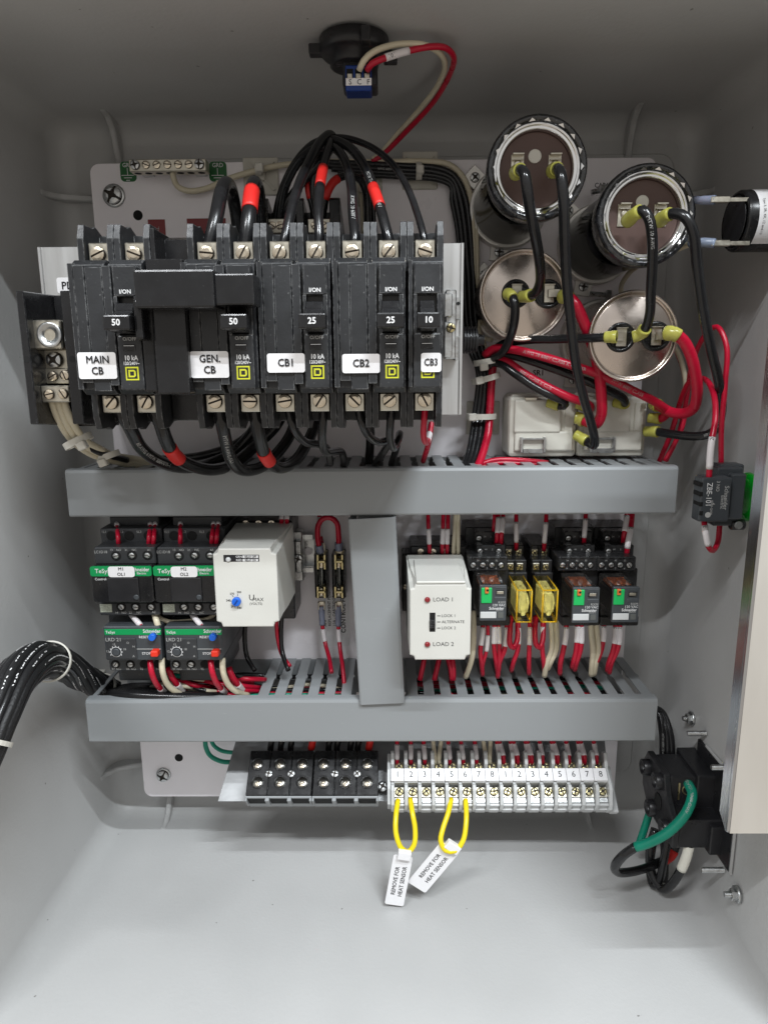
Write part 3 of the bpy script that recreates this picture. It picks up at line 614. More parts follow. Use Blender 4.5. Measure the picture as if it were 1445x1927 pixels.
def tall_cap(px, py, d, r, label, dot, terms):
    c = W(px, py, d); t = thing('start_capacitor', label, 'capacitor', (c.x, 0, c.z), 'tall black start capacitors')
    bm = bmn(); lathe(bm, (c.x, -3, c.z), (0, -1, 0), [(r-1.2, 0), (r-1, d-22), (r-1.6, d-14)], 48); part('can', bm, 'cblk', t)
    # black boot with a torn edge, then chrome crimp, then phenolic lid
    bm = bmn(); lathe(bm, (c.x, -d+17, c.z), (0, -1, 0), [(r-1.4, -4), (r+1.2, 0), (r+2.4, 8), (r+2.6, 14), (r+2.2, 17.2), (r+.6, 18), (r-1.0, 17), (r-2.2, 14.5)], 48, caps=False); b_ = part('end_boot', bm, 'cring', t)
    bm = bmn(); n = 18
    lathe(bm, (c.x, -d+15, c.z), (0, -1, 0), [(r-.6, -3), (r-.8, 12.5), (r-1.3, 13.4), (r-2.4, 13.8), (r-3.2, 13), (r-3.6, 12.4), (r-4.4, 13.2), (r-5.2, 12.6), (r-5.5, 9)], 56, caps=False)
    part('rolled_rim', bm, 'chrome', t)
    bm = bmn()
    for i in range(n):
        q = 2*math.pi*i/n; q2 = q+math.pi/n*.9; P_ = []
        for qq, rr_ in ((q-.08, r-1.9), (q, r-.4), (q+.08, r-1.9)): P_.append((c.x+rr_*math.cos(qq), c.z+rr_*math.sin(qq)))
        A = [bm.verts.new((p[0], -d-2.2-(.8 if j == 1 else 0), p[1])) for j, p in enumerate(P_)]; bm.faces.new(A)
    part('crimp_teeth', bm, 'chrome', t)
    bm = bmn(); lathe(bm, (c.x, -d+14, c.z), (0, -1, 0), [(r-5.2, 0), (r-5.2, 7.5), (r-6, 8)], 48); lid = part('lid', bm, 'brown', t)
    p = W(*dot, d-5.6); bm = bmn(); lathe(bm, p, (0, -1, 0), [(3.9, -1), (3.9, .2), (3.5, .4)], 28); part('vent_plug', bm, 'tie', lid)
    for (tx, ty) in terms: term_tab(tx, ty, d-6, t)
    clamp_ring(t, c, r, '')
    return t, c
def term_tab(tx, ty, d, t):
    p = W(tx, ty, d); bm = bmn(); box(bm, p.x-3.8, p.x+3.8, p.y-.8, p.y+.4, p.z-7, p.z+6, .2); box(bm, p.x-3.4, p.x+3.4, p.y-4.5, p.y, p.z+5.2, p.z+6.1, .2); box(bm, p.x-3.4, p.x+3.4, p.y-3.2, p.y, p.z+2.6, p.z+3.3, .2)
    lathe(bm, p+V((0, -.9, .6)), (0, -1, 0), [(2.4, 0), (2.2, .8), (1.2, 1.1)], 14); part('terminal_tab', bm, 'lug', t)
T1, _ = tall_cap(1011, 316, 112, 27, 'tall black start capacitor at top, left of the CAP4 sticker, brown lid and cream dot', (1006, 294), ((973, 312), (1043, 312)))
T2, _ = tall_cap(1216, 405, 108, 27, 'tall black start capacitor at upper right, brown lid, its base beside the CAP4 sticker', (1208, 380), ((1173, 404), (1241, 404)))
def run_cap(px, py, d, r, label, terms):
    c = W(px, py, d); t = thing('run_capacitor', label, 'capacitor', (c.x, 0, c.z), 'silver run capacitors'); bm = bmn()
    lathe(bm, (c.x, -3, c.z), (0, -1, 0), [(r-.8, 0), (r-.6, d-5), (r+.4, d-4.4), (r+.8, d-3.2), (r+.5, d-2.2), (r-.4, d-1.8), (r-1.2, d-2.4), (r-1.9, d-3.8), (r-2.4, d-4.6), (r-3.0, d-4.3), (r-3.6, d-3.9), (.3, d-3.7)], 64); part('can', bm, 'ctin', t); clamp_ring(t, c, r, '')
    bm = bmn()
    for tx, ty in terms: q = W(tx, ty, d); lathe(bm, q+V((0, 2, 0)), (0, -1, 0), [(9.8, -1), (9.8, 2.6), (9.2, 3.2), (7.6, 3.3), (7.3, 2.0)], 32)
    q0, q1 = W(*terms[0], d), W(*terms[1], d); box(bm, q0.x, q1.x, -d+1, -d-.4, (q0.z+q1.z)/2-3, (q0.z+q1.z)/2+3, .3); part('insulator_cup', bm, 'gloss', t)
    for j, (tx, ty) in enumerate(terms):
        q = W(tx+2, ty-1, d+2.5); bm = bmn(); s_ = 1 if j else -1
        box(bm, q.x-3.4, q.x+3.4, q.y, q.y+1, q.z-6, q.z+6, .2); box(bm, q.x-(1 if j else 6), q.x+(7 if j else 1), q.y-1.6, q.y-.9, q.z-2.6, q.z+2.6, .2); box(bm, q.x-3.8, q.x+3.8, q.y-1.4, q.y+.4, q.z+5.4, q.z+6.2, .2); part('terminal_tab', bm, 'lug', t)
    return t
T3 = run_cap(985, 556, 54, 30.2, 'silver run capacitor with brushed lid, directly below the tall left capacitor', ((970, 553), (1031, 553)))
T4 = run_cap(1191, 633, 79, 29, 'silver run capacitor with brushed lid, above the right white start relay', ((1167, 635), (1233, 633)))
for px, py, r_, t_ in ((893, 335, .75, T1), (938, 475, .1, T1), (1068, 398, .7, T1), (911, 517, .7, T3), (1096, 540, .15, T2), (1077, 714, .1, T4)): ear(px, py, r_, t_)
bolt(934, 487, 968, 491, 16, T1); bolt(1108, 553, 1140, 555, 16, T2); bolt(1112, 362, 1130, 358, 18, T2)
# ================================================================== white start relays
def start_relay(x0, x1, label):
    pass
t = thing('start_relay', 'square cream start relay with metal clip, left one of the pair', 'start relay', W(1020, 860, 0), 'cream start relays')
bm = bmn(); pbox(bm, 957, 745, 1086, 860, 34, 0, 3, 2); pbox(bm, 963, 741, 1080, 752, 30, 2, 1); part('case', bm, 'cream', t)
bm = bmn(); X0, X1, Z0, Z1 = pbox(bm, 968, 752, 1056, 815, 37.5, 33, 1.5, 2); pbox(bm, 968, 812, 1080, 849, 36.5, 33, 1.3, 2); pbox(bm, 1062, 758, 1080, 850, 35.4, 33, .6); part('raised_face', bm, 'cream', t)
bm = bmn(); pbox(bm, 981, 825, 1026, 828, 40, 36, .3); pbox(bm, 979, 823, 984, 852, 40, 36, .3); pbox(bm, 1022, 823, 1027, 852, 40, 36, .3); pbox(bm, 984, 845, 1022, 853, 38.6, 36, .3); part('metal_clip', bm, 'steel', t)
bm = bmn(); pbox(bm, 988, 748, 1010, 753, 39, 33, .2); part('terminal_slot', bm, 'lug', t); bm = bmn(); pbox(bm, 1076, 760, 1083, 770, 38, 33, .2); part('terminal_slot', bm, 'lug', t); bm = bmn(); pbox(bm, 1076, 800, 1082, 848, 37, 33, .2); part('terminal_slot', bm, 'lug', t)
dx = W(1150, 800, 34).x-W(1020, 800, 34).x
copy_tree(t, (dx, 0, 0), 'square cream start relay with metal clip, right one of the pair')
# ================================================================== ceiling alarm device with blue connector
c = Wz(668, 92, ZT-1); c = V((203, -108, ZT-2)); t = thing('ceiling_beacon_base', 'round black fixture base on the box top holding a blue three way connector', 'fixture base', c)
bm = bmn(); lathe(bm, c, (0, 0, -1), [(20, -2), (20, 5), (18.5, 6.5), (14, 7), (14, 12), (12.6, 12.6)], 40)
box(bm, c.x-26, c.x-18, c.y-3.4, c.y+3.4, c.z-6, c.z-.5, .5); box(bm, c.x+5, c.x+10, c.y-24, c.y-17, c.z-8, c.z-.5, .5); box(bm, c.x+17, c.x+25, c.y+6, c.y+12, c.z-7, c.z-.5, .5)
box(bm, c.x-6.5, c.x+13.5, c.y-8, c.y+8, c.z-25, c.z-10, 1); part('body', bm, 'black', t)
bm = bmn(); dcon = 119; X0, X1, Z0, Z1 = pbox(bm, 650, 122, 699, 171, dcon, dcon-12, .5); part('connector', bm, 'dblue', t)
cn = [o for o in t.children][-1]
for i in range(3):
    bm = bmn(); a_ = X0+(X1-X0)*(.17+.33*i); box(bm, a_-1.9, a_+1.9, -dcon-.3, -dcon+1, Z1-7.2, Z1-2, .2); part('wire_slot', bm, 'hole', cn)
    bm = bmn(); box(bm, a_-1.4, a_+1.4, -dcon-.8, -dcon, Z1-7, Z1-4.6, .2); part('clamp', bm, 'lug', cn)
g = sticker(651, 147, 699, 161, dcon, t, 'white', .2, 'label_strip', .3)
for i, s_ in enumerate('SCF'): ptxt(s_, 10, 659+i*17, 154.5, dcon+.5, g, bold=0)
P0 = (676, 130, 121)
w1 = wire('beige wire arching from the blue connector down to the panel top bundle', [(676, 132, 121), (684, 115, 124), (702, 98, 124), (745, 84, 120), (795, 84, 118), (825, 98, 108), (837, 122, 92), (825, 158, 70), (790, 205, 42), (745, 255, 18), (712, 293, 8), (700, 300, 8)], 1.75, 'wbei')
w1 = wire('red wire arching from the blue connector down to the panel top bundle', [(691, 132, 121), (700, 120, 124), (722, 110, 124), (760, 98, 121), (808, 88, 117), (838, 90, 112), (853, 106, 104), (846, 140, 82), (813, 195, 50), (762, 250, 24), (718, 293, 10), (700, 304, 8)], 1.75, 'wred', bands=((.07, .15, 'sleeve', 'number_sleeve', '101'),))
# ================================================================== cylinder gauge at the right edge
c = Wx(1378, 415, 430); c = W(1381, 417, 105); t = thing('cylindrical_hour_meter', 'black cylinder with white printed label on the right wall, two spade terminals', 'hour meter', c)
r = 17.6; bm = bmn(); lathe(bm, c, (1, 0, 0), [(r-4, 2.5), (r-2.4, .4), (r-1, 0), (r, 1.5), (r, 34)], 48); part('housing', bm, 'gloss', t)
bm = bmn(); lathe(bm, c+V((-.2, 0, 0)), (-1, 0, 0), [(r-3.2, 0), (r-3.6, .2)], 32); part('end_face', bm, 'black', t)
bm = bmn(); n = 24; A = []; B = []
for i in range(n+1):
    q = math.radians(-55+150*i/n); A.append(bm.verts.new(c+V((6.0, -(r+.15)*math.cos(q), (r+.15)*math.sin(q))))); B.append(bm.verts.new(c+V((34, -(r+.15)*math.cos(q), (r+.15)*math.sin(q)))))
for i in range(n): bm.faces.new((A[i], A[i+1], B[i+1], B[i])).smooth = True
lb = part('label', bm, 'white', t)
def ring_text(s, x, size, z):   # lettering reading downwards, wrapped round the cylinder
    vs, fs = text_mesh(s, .0); bm = bmn(); vv = []
    for v in vs:
        q = (z-v.x*size)/r; vv.append(bm.verts.new(c+V((x+v.y*size, -(r+.28)*math.cos(q), (r+.28)*math.sin(q)))))
    for f in fs: bm.faces.new([vv[i] for i in f])
    part('lettering', bm, 'ink', lb)
ring_text('Type 3, 3R, 4X, 12 and 13', 9, 2.0, .0); ring_text('40-120 VAC', 13.5, 2.0, .1)
for py in (376, 458):
    p = W(1352, py, 118); bm = bmn(); box(bm, p.x-5, p.x+6, p.y-1.6, p.y+1.6, p.z-1.7, p.z+1.7, .4); box(bm, p.x+6, c.x+4, p.y-.5, p.y+.5, p.z-1.2, p.z+1.2, .2); part('spade_terminal', bm, 'lug', t)
use(F0)
wire('red wire with blue crimp running to the upper terminal of the black cylinder', [(1345, 376, 118), (1320, 377, 112), (1300, 376, 100), (1270, 376, 80), (1235, 385, 40), (1205, 430, 15)], 1.6, 'wred', bands=((.30, .60, 'sleeve', 'number_sleeve', ''),), ends=((0, .17, 'bcrimp'),))
wire('beige wire with blue crimp curving up to the lower terminal of the black cylinder', [(1345, 458, 118), (1320, 456, 114), (1300, 459, 105), (1265, 473, 80), (1220, 492, 40), (1185, 512, 20), (1168, 540, 12), (1175, 570, 8), (1200, 590, 8)], 1.8, 'wbei', ends=((0, .12, 'bcrimp'),))
# ================================================================== push-button with contact block
c = Wx(1400, 930, 452); t = thing('push_button_contact_block', 'black contact block marked ZBE-101 on a green lens through the right wall', 'push button', W(1350, 940, 100))
d = 104
bm = bmn(); X0, X1, Z0, Z1 = pbox(bm, 1316, 899, 1374, 982, d+18, d+7, 1.2, 2); pbox(bm, 1320, 896, 1368, 902, d+14, d+6, .5); pbox(bm, 1345, 880, 1394, 990, d+8, d-4, 1.0); pbox(bm, 1352, 874, 1400, 898, d+2, d-10, 1.0); pbox(bm, 1373, 892, 1401, 978, d+13, d-2, 1.0); part('contact_block', bm, 'dgrey', t)
cb = t.children[0]
for py in (912, 930, 949, 966): bm = bmn(); pbox(bm, 1315.5, py-4, 1322, py+4, d+18.3, d+9, .2); part('recess', bm, 'hole', cb)
bm = bmn(); p = W(1373, 987, d+6); cyl(bm, p, p+V((9, 0, 0)), 3.6, 20, bev=.6); p = W(1380, 880, d-6); cyl(bm, p, p+V((0, -3, 0)), 2, 12); part('latch', bm, 'sock', t)
bm = bmn(); p = W(1388, 988, d+10); lathe(bm, p, (0, -1, 0), [(2.6, 0), (2.6, 1)], 16); part('screw', bm, 'steel', t)
ptxt('ZBE-101', 10, 1333, 931, d+18.4, cb, 'wink', rot=-math.pi/2, xs=.9, bold=0); ptxt('3 NO', 6, 1350, 915, d+18.4, cb, 'gink', rot=-math.pi/2); ptxt('4', 6, 1341, 948, d+18.4, cb, 'gink', rot=-math.pi/2); ptxt('A600-Q600', 4, 1338, 955, d+18.4, cb, 'gink', rot=-math.pi/2)
ptxt('Schneider', 8, 1365, 937, d+18.4, cb, 'gink', rot=-math.pi/2); ptxt('Electric', 6, 1358, 945, d+18.4, cb, 'gink', rot=-math.pi/2)
p = W(1331, 969, d+18.3); bm = bmn(); lathe(bm, p, (0, -1, 0), [(1.8, 0), (1.8, .1)], 20); part('round_mark', bm, 'gink', cb)
bm = bmn(); p = W(1397, 935, d-4); lathe(bm, p, (1, 0, 0), [(11, 0), (15.5, .5), (16.5, 3), (14.5, 8), (9, 8.6)], 32); part('lens', bm, 'lens', t)
G = 'red push button wires'
wire('red wire looping high behind the black wire down into the contact block top', [(1252, 868, 40), (1275, 820, 40), (1292, 745, 45), (1300, 690, 60), (1325, 632, 80), (1348, 615, 90), (1366, 650, 98), (1364, 720, 100), (1357, 800, 98), (1356, 876, 95)], 1.7, 'wred', group=None)
wire('red wire with white sleeve dropping to the front of the contact block', [(1240, 868, 30), (1262, 815, 40), (1285, 740, 55), (1300, 715, 65), (1326, 714, 80), (1343, 745, 100), (1345, 790, 112), (1337, 840, 118), (1333, 902, 118)], 1.9, 'wred', bands=((.84, .96, 'sleeve', 'number_sleeve', '205'),))
wire('short red loop with sleeve hanging under the contact block', [(1324, 980, 112), (1327, 1005, 114), (1333, 1030, 112), (1341, 1036, 108), (1350, 1020, 102), (1354, 982, 98)], 1.8, 'wred', bands=((.06, .34, 'sleeve', 'number_sleeve', '206'),))
wire('red wire slanting down behind the right silver capacitor to the upper duct', [(1270, 655, 30), (1283, 690, 35), (1290, 740, 40), (1284, 800, 45), (1250, 868, 45)], 1.7, 'wred')
wire('short beige wire hanging beside the right silver capacitor', [(1262, 640, 30), (1278, 670, 36), (1288, 710, 40), (1288, 760, 40)], 1.8, 'wbei')
# ================================================================== aluminium plate at the right front
t = thing('inner_door_frame', 'wide satin aluminium strip standing at the right front edge', 'metal strip', (440, -210, 120))
z0 = W(1375, 1565, 205).z; x0 = W(1375, 1565, 205).x-3.5; bm = bmn(); zt = 478
prism(bm, [(x0+2, z0), (x0+70, z0), (x0+70, zt), (x0+2, zt)], -206.6, -205); part('front_face', bm, 'aluh', t)
bm = bmn(); prismx(bm, [(-204, z0+.6), (-206.5, z0+1), (-206.5, zt), (-196, zt), (-196, z0+7)], x0+.3, x0+1.9, .2); lathe(bm, (x0+2.4, -204.4, z0+.4), (0, 0, 1), [(2.15, 0), (2.15, zt-z0-.4)], 20); part('side_flange', bm, 'aluf', t)
# ================================================================== bolts on the right wall
def wallbolt(px, py, L, label, nut):
    c = Wx(px, py, XR-.2); t = thing('wall_nut' if nut else 'threaded_stud', label, 'nut' if nut else 'stud', c, 'fasteners poking through the right wall'); bm = bmn()
    if nut: lathe(bm, c, (-1, 0, 0), [(5.8, -1), (5.8, .8), (5.2, 1.1)], 24); part('washer', bm, 'steel', t); bm = bmn(); lathe(bm, c, (-1, 0, 0), [(4.0, 1), (4.0, 3.8), (3.5, 4.2)], 6, smooth=False); part('nut', bm, 'steel', t); bm = bmn()
    pr_ = []
    for i in range(int(L/.9)): pr_ += [(2.1, i*.9), (1.75, i*.9+.45)]
    lathe(bm, c, (-1, 0, 0), pr_, 12, smooth=False); part('thread', bm, 'steel', t)
wallbolt(1300, 1352, 8, 'nut on the right wall just above the upper stud', True); wallbolt(1385, 1683, 9, 'nut on the right wall low down, below the inlet', True)
wallbolt(1327, 1380, 15, 'uppermost bare threaded stud on the right wall', False); wallbolt(1375, 1444, 15, 'bare threaded stud just left of the aluminium strip', False); wallbolt(1360, 1637, 17, 'lowest bare threaded stud, right of the dangling wires', False)
# ================================================================== generator inlet, lower right
c = Wx(1372, 1520, XR); t = thing('power_inlet', 'black block-shaped back of the power inlet coming through the lower right wall', 'power inlet', (440, -80, 60))
bm = bmn(); box(bm, 430, XR+1, -88, -57, 52, 76, 1, 2); box(bm, 430, XR+1, -107, -62, 30, 53, 1, 2); box(bm, 448, XR+1, -92, -52, 47, 79, 1, 2); box(bm, 452, XR+1, -111, -60, 27, 50, 1, 2); part('body', bm, 'black', t)
bm = bmn(); prismx(bm, [(-52, 76), (-86, 76.6), (-92, 62), (-109, 50), (-109, 31), (-62, 30), (-46, 44), (-46, 66)], 425.5, 430.5, .8); part('terminal_block', bm, 'black', t)
tb_ = t.children[1]
for y, z in ((-80, 67), (-55, 63), (-99, 41), (-71, 38)):
    bm = bmn(); lathe(bm, (426, y, z), (-1, 0, 0), [(6.6, 0), (6.6, 4.5), (6.0, 5.2), (4.9, 5.2), (4.7, .4)], 28, caps=False); part('screw_well', bm, 'black', tb_); bm = bmn(); lathe(bm, (425.4, y, z), (-1, 0, 0), [(4.8, 0), (4.8, .4)], 24); part('well_bottom', bm, 'hole', tb_)
bm = bmn(); lathe(bm, (425.4, -80, 50), (-1, 0, 0), [(6.4, 0), (6.4, .5)], 24); part('recess', bm, 'hole', tb_)
bm = bmn(); box(bm, 436, 437.2, -88.8, -87.6, 57, 71, .1); lathe(bm, (443, -88.1, 65), (0, -1, 0), [(4.2, 0), (3.8, .2)], 20); part('terminal_clamp', bm, 'gold', t); bm = bmn(); lathe(bm, (443, -88.4, 65), (0, -1, 0), [(3.4, 0), (3.3, .3)], 20); part('wire_hole', bm, 'hole', t)
bm = bmn(); box(bm, XR-1.4, XR+.8, -123, -60, 23, 91, .4); part('dark_cutout_plate', bm, 'black', t)  # flat black plate standing in for the dark open cut-out in the wall
bm = bmn(); prismx(bm, [(-124.5, 21.5), (-123, 23), (-123, 91), (-72, 91), (-72, 92.5), (-124.5, 92.5)], XR-1.0, XR+.6, .1); part('cutout_edge', bm, 'shell', t)
wire('thick green wire curving out of the power inlet', [(1294, 1474, 100), (1302, 1495, 110), (1290, 1530, 116), (1255, 1567, 118), (1215, 1588, 116), (1195, 1594, 114)], 3.5, 'wgrn', prints=((.35, 'AWG 600V CLASS K', 3.0, True),), cat='wire')
wire('black cable folding back from the end of the green wire', [(1196, 1593, 114), (1172, 1610, 112), (1156, 1632, 106), (1166, 1642, 98), (1200, 1638, 90), (1235, 1625, 82), (1262, 1610, 78), (1272, 1585, 74), (1272, 1560, 70)], 3.3, 'wblk', bands=((.76, .86, 'tape', 'tape_band'),))
wire('green wire falling behind the left face of the power inlet', [(1225, 1480, 50), (1226, 1510, 50), (1215, 1550, 52), (1200, 1595, 56)], 3.0, 'wgrn')
wire('black cable with white tape band under the power inlet', [(1296, 1560, 100), (1296, 1590, 104), (1286, 1625, 104), (1262, 1665, 96), (1244, 1672, 86), (1225, 1640, 80), (1222, 1600, 76), (1232, 1560, 72)], 3.3, 'wblk', bands=((.10, .28, 'wtape', 'tape_band'),))
wire('black cable looping down from the inlet and back up beside the white tape', [(1258, 1570, 84), (1248, 1620, 88), (1240, 1655, 84), (1228, 1665, 78), (1222, 1640, 74), (1228, 1580, 68)], 3.1, 'wblk')
wire('black cable hanging straight behind the inlet loops', [(1246, 1560, 60), (1250, 1620, 64), (1246, 1668, 66), (1236, 1660, 60)], 3.0, 'wblk')
for i, dx_ in enumerate((0, 9, 17)): wire('black cable dropping from the lower duct to the inlet, %s of three' % ('leftmost', 'middle', 'rightmost')[i], [(1215, 1330, 25+i*5), (1237+dx_*.4, 1340, 30), (1246+dx_*.8, 1380, 40), (1247+dx_, 1440, 50), (1250+dx_, 1480, 55)], 3.0, 'wblk', prints=((.4, 'MTW 600V 10 AWG', 2.2),) if i == 0 else ())
# ================================================================== braided loom, left
P = [(215, 1302, 22), (185, 1290, 40), (140, 1264, 80), (100, 1246, 125), (60, 1248, 165), (25, 1284, 190), (-6, 1345, 208), (-40, 1425, 222), (-95, 1530, 238)]
PP = smooth_pts([W(*p) for p in P], 2.5); bm = bmn(); RL = lambda t_: 9.2+2.6*math.sin(min(1, t_*1.6)*1.5)
tube(bm, PP, [RL(i/len(PP))-3.0 for i in range(len(PP))], 16)
t = part('cable_loom', bm, 'braid', None, 'thick bundle of black braided cables coming in from the left', 'cable loom', None, origin=PP[0]); LL = length(PP); NS_ = 15
def on_loom(q, tt, ro):
    p, tg = at_len(PP, LL*tt); x_, y_ = basis(tg); q += 2.3*math.sin(tt*2.6); return p+(x_*math.cos(q)+y_*math.sin(q))*ro, x_*math.cos(q)+y_*math.sin(q), tg
for i in range(NS_):      # the cables of the bundle, twisted together
    ph = 6.283*i/NS_+rr(-.05, .05); bm = bmn(); tube(bm, [on_loom(ph, k_/40, RL(k_/40)-2.6+(.5 if i % 2 else -.3)+rr(-.12, .12))[0] for k_ in range(41)], [2.5+.25*math.sin(i*2)]*41, 10); s_ = part('cable', bm, 'braid' if i % 3 else 'wblk', t)
    for rep in range(3):   # broken white tracer print on the braid
        t0 = rr(.0, .85); bm = bmn()
        for j in range(random.randint(10, 30)):
            if random.random() < .25: continue
            tt = t0+j*.007
            if tt > .985: break
            q_ = ph+rr(-.01, .01); c_, o_, tg = on_loom(q_, tt, RL(tt)+.12+(.5 if i % 2 else -.3)+.25*math.sin(i*2)); sd = tg.cross(o_)*.3; e_ = tg*rr(.5, 1.1)+sd*rr(-.6, .6)
            bm.faces.new([bm.verts.new(c_+o_*.15+a_) for a_ in (-sd-e_, sd-e_, sd+e_, -sd+e_)])
        if len(bm.faces): part('tracer_print', bm, 'wink', s_)
def loom_tie(tt, label, hd):
    p, tg = at_len(PP, length(PP)*tt); x_, y_ = basis(tg); bm = bmn(); R = []; r0 = RL(tt)+.9
    for i in range(32):
        q = 2*math.pi*i/32; o_ = x_*math.cos(q)+y_*math.sin(q); R.append([bm.verts.new(p+o_*a_+tg*b_) for a_, b_ in ((r0, -1.3), (r0+1, -1.3), (r0+1, 1.3), (r0, 1.3))])
    for i in range(32):
        for j in range(4): bm.faces.new((R[i][j], R[i][(j+1) % 4], R[(i+1) % 32][(j+1) % 4], R[(i+1) % 32][j]))
    t_ = thing('cable_tie', label, 'cable tie', p, 'nylon cable ties'); part('strap', bm, 'tie', t_)
    o_ = (x_*math.cos(hd)+y_*math.sin(hd)).normalized(); bm = bmn(); box(bm, -3, 3, -2.6, 2.6, -2.4, 2.4, .6); bmesh.ops.translate(bm, verts=bm.verts[:], vec=p+o_*(r0+2)); part('head', bm, 'tie', t_)
loom_tie(.50, 'white cable tie round the bend of the black loom', math.radians(200)); loom_tie(.06, 'clear cable tie round the loom where it meets the lower duct', 2.0); loom_tie(.86, 'white cable tie round the loom at the left picture edge', 2.5)
# ================================================================== contactors and overloads
def contactor(dx, lab1, lab2, label, model_dx=0):
    t = thing('contactor', label, 'contactor', W(235+dx, 1160, 0), 'contactors with green banded covers'); A = lambda *a_, **k: pbox(bm, a_[0]+dx, a_[1], a_[2]+dx, a_[3], *a_[4:], **k)
    bm = bmn(); A(208, 972, 300, 1010, 58, 2, .6); A(190, 994, 305, 1030, 70, 2, .8); A(178, 1030, 293, 1062, 88, 2, .8); A(185, 1058, 296, 1140, 84, 2, .6); A(187, 1134, 301, 1158, 86, 2, .8); A(205, 1156, 306, 1180, 62, 2, .6); part('body', bm, 'cont', t)
    bd = t.children[0]
    for px, py, d in ((210, 1008, 70), (244, 1008, 70), (280, 1008, 70), (219, 1046, 88), (249, 1045, 88), (278, 1045, 88), (229, 1142, 86), (256, 1142, 86), (285, 1142, 86)):
        p = W(px+dx, py, d); bm = bmn(); lathe(bm, p, (0, -1, 0), [(3.6, -.5), (3.6, .08), (3.1, .12)], 20); h = part('screw_hole', bm, 'hole', bd)
        if py > 1020: inst('screw', SC['tiny'], t, p+V((0, .2, 0)), rr(-1, 1), 1.0)
    bm = bmn(); prism(bm, rrect(W(173+dx, 1100, 95).x, W(288+dx, 1100, 95).x, W(230, 1134, 95).z, W(230, 1066, 95).z, 2.4), -95, -84, .5); cv = part('cover', bm, 'gloss', t)
    bm = bmn(); prism(bm, rrect(W(173+dx, 1100, 95).x, W(288+dx, 1100, 95).x, W(230, 1084, 95).z, W(230, 1065.5, 95).z, 1.6), -95.5, -94); part('green_band', bm, 'grn', cv)
    bm = bmn(); X0, X1, Z0, Z1 = A(203, 1087, 262, 1133, 96.4, 94, .8, seg=2); part('window', bm, 'black', cv)
    p = W(257+dx, 1124, 96.6); bm = bmn(); lathe(bm, p, (0, -1, 0), [(1.9, -.3), (1.9, .3), (1.1, .4)], 18); part('stud', bm, 'dgrey', cv)
    ptxt('TeSys', 8, 193+dx, 1075, 95.7, cv, 'wink'); ptxt('Schneider', 7, 264+dx, 1072, 95.7, cv, 'wink', bold=.02, xs=.85); ptxt('Electric', 4, 267+dx, 1079, 95.7, cv, 'wink'); ptxt('Control', 4.5, 190+dx, 1090, 95.3, cv, 'wink')
    s_ = sticker(204+dx, 1066, 254+dx, 1086, 96.2, t, 'white', 2); ptxt(lab1, 6, 228+dx, 1071, 96.6, s_); ptxt(lab2, 6, 229+dx, 1081, 96.6, s_)
    ptxt('LC1D18', 5, 190+dx, 1039, 88.2, bd, 'gink', bold=0)
    for s2, px, py, d in (('13', 210, 1035, 88), ('NO', 224, 1035, 88), ('21', 238, 1035, 88), ('NC', 253, 1035, 88), ('A1', 281, 1035, 88), ('14', 220, 1153, 86), ('NO', 234, 1153, 86), ('22', 246, 1153, 86), ('NC', 262, 1153, 86), ('A2', 290, 1152, 86)): ptxt(s2, 4, px+dx, py, d+.2, bd, 'gink', bold=0)
    for s2, px in (('1L1', 196), ('3L2', 228), ('5L3', 262)): ptxt(s2, 4.5, px+dx, 1001, 70.2, bd, 'gink', bold=0)
    bm = bmn(); A(189, 1137, 211, 1152, 86.3, 86, b=0); part('blank_print', bm, 'qr', bd)
    # overload
    return t
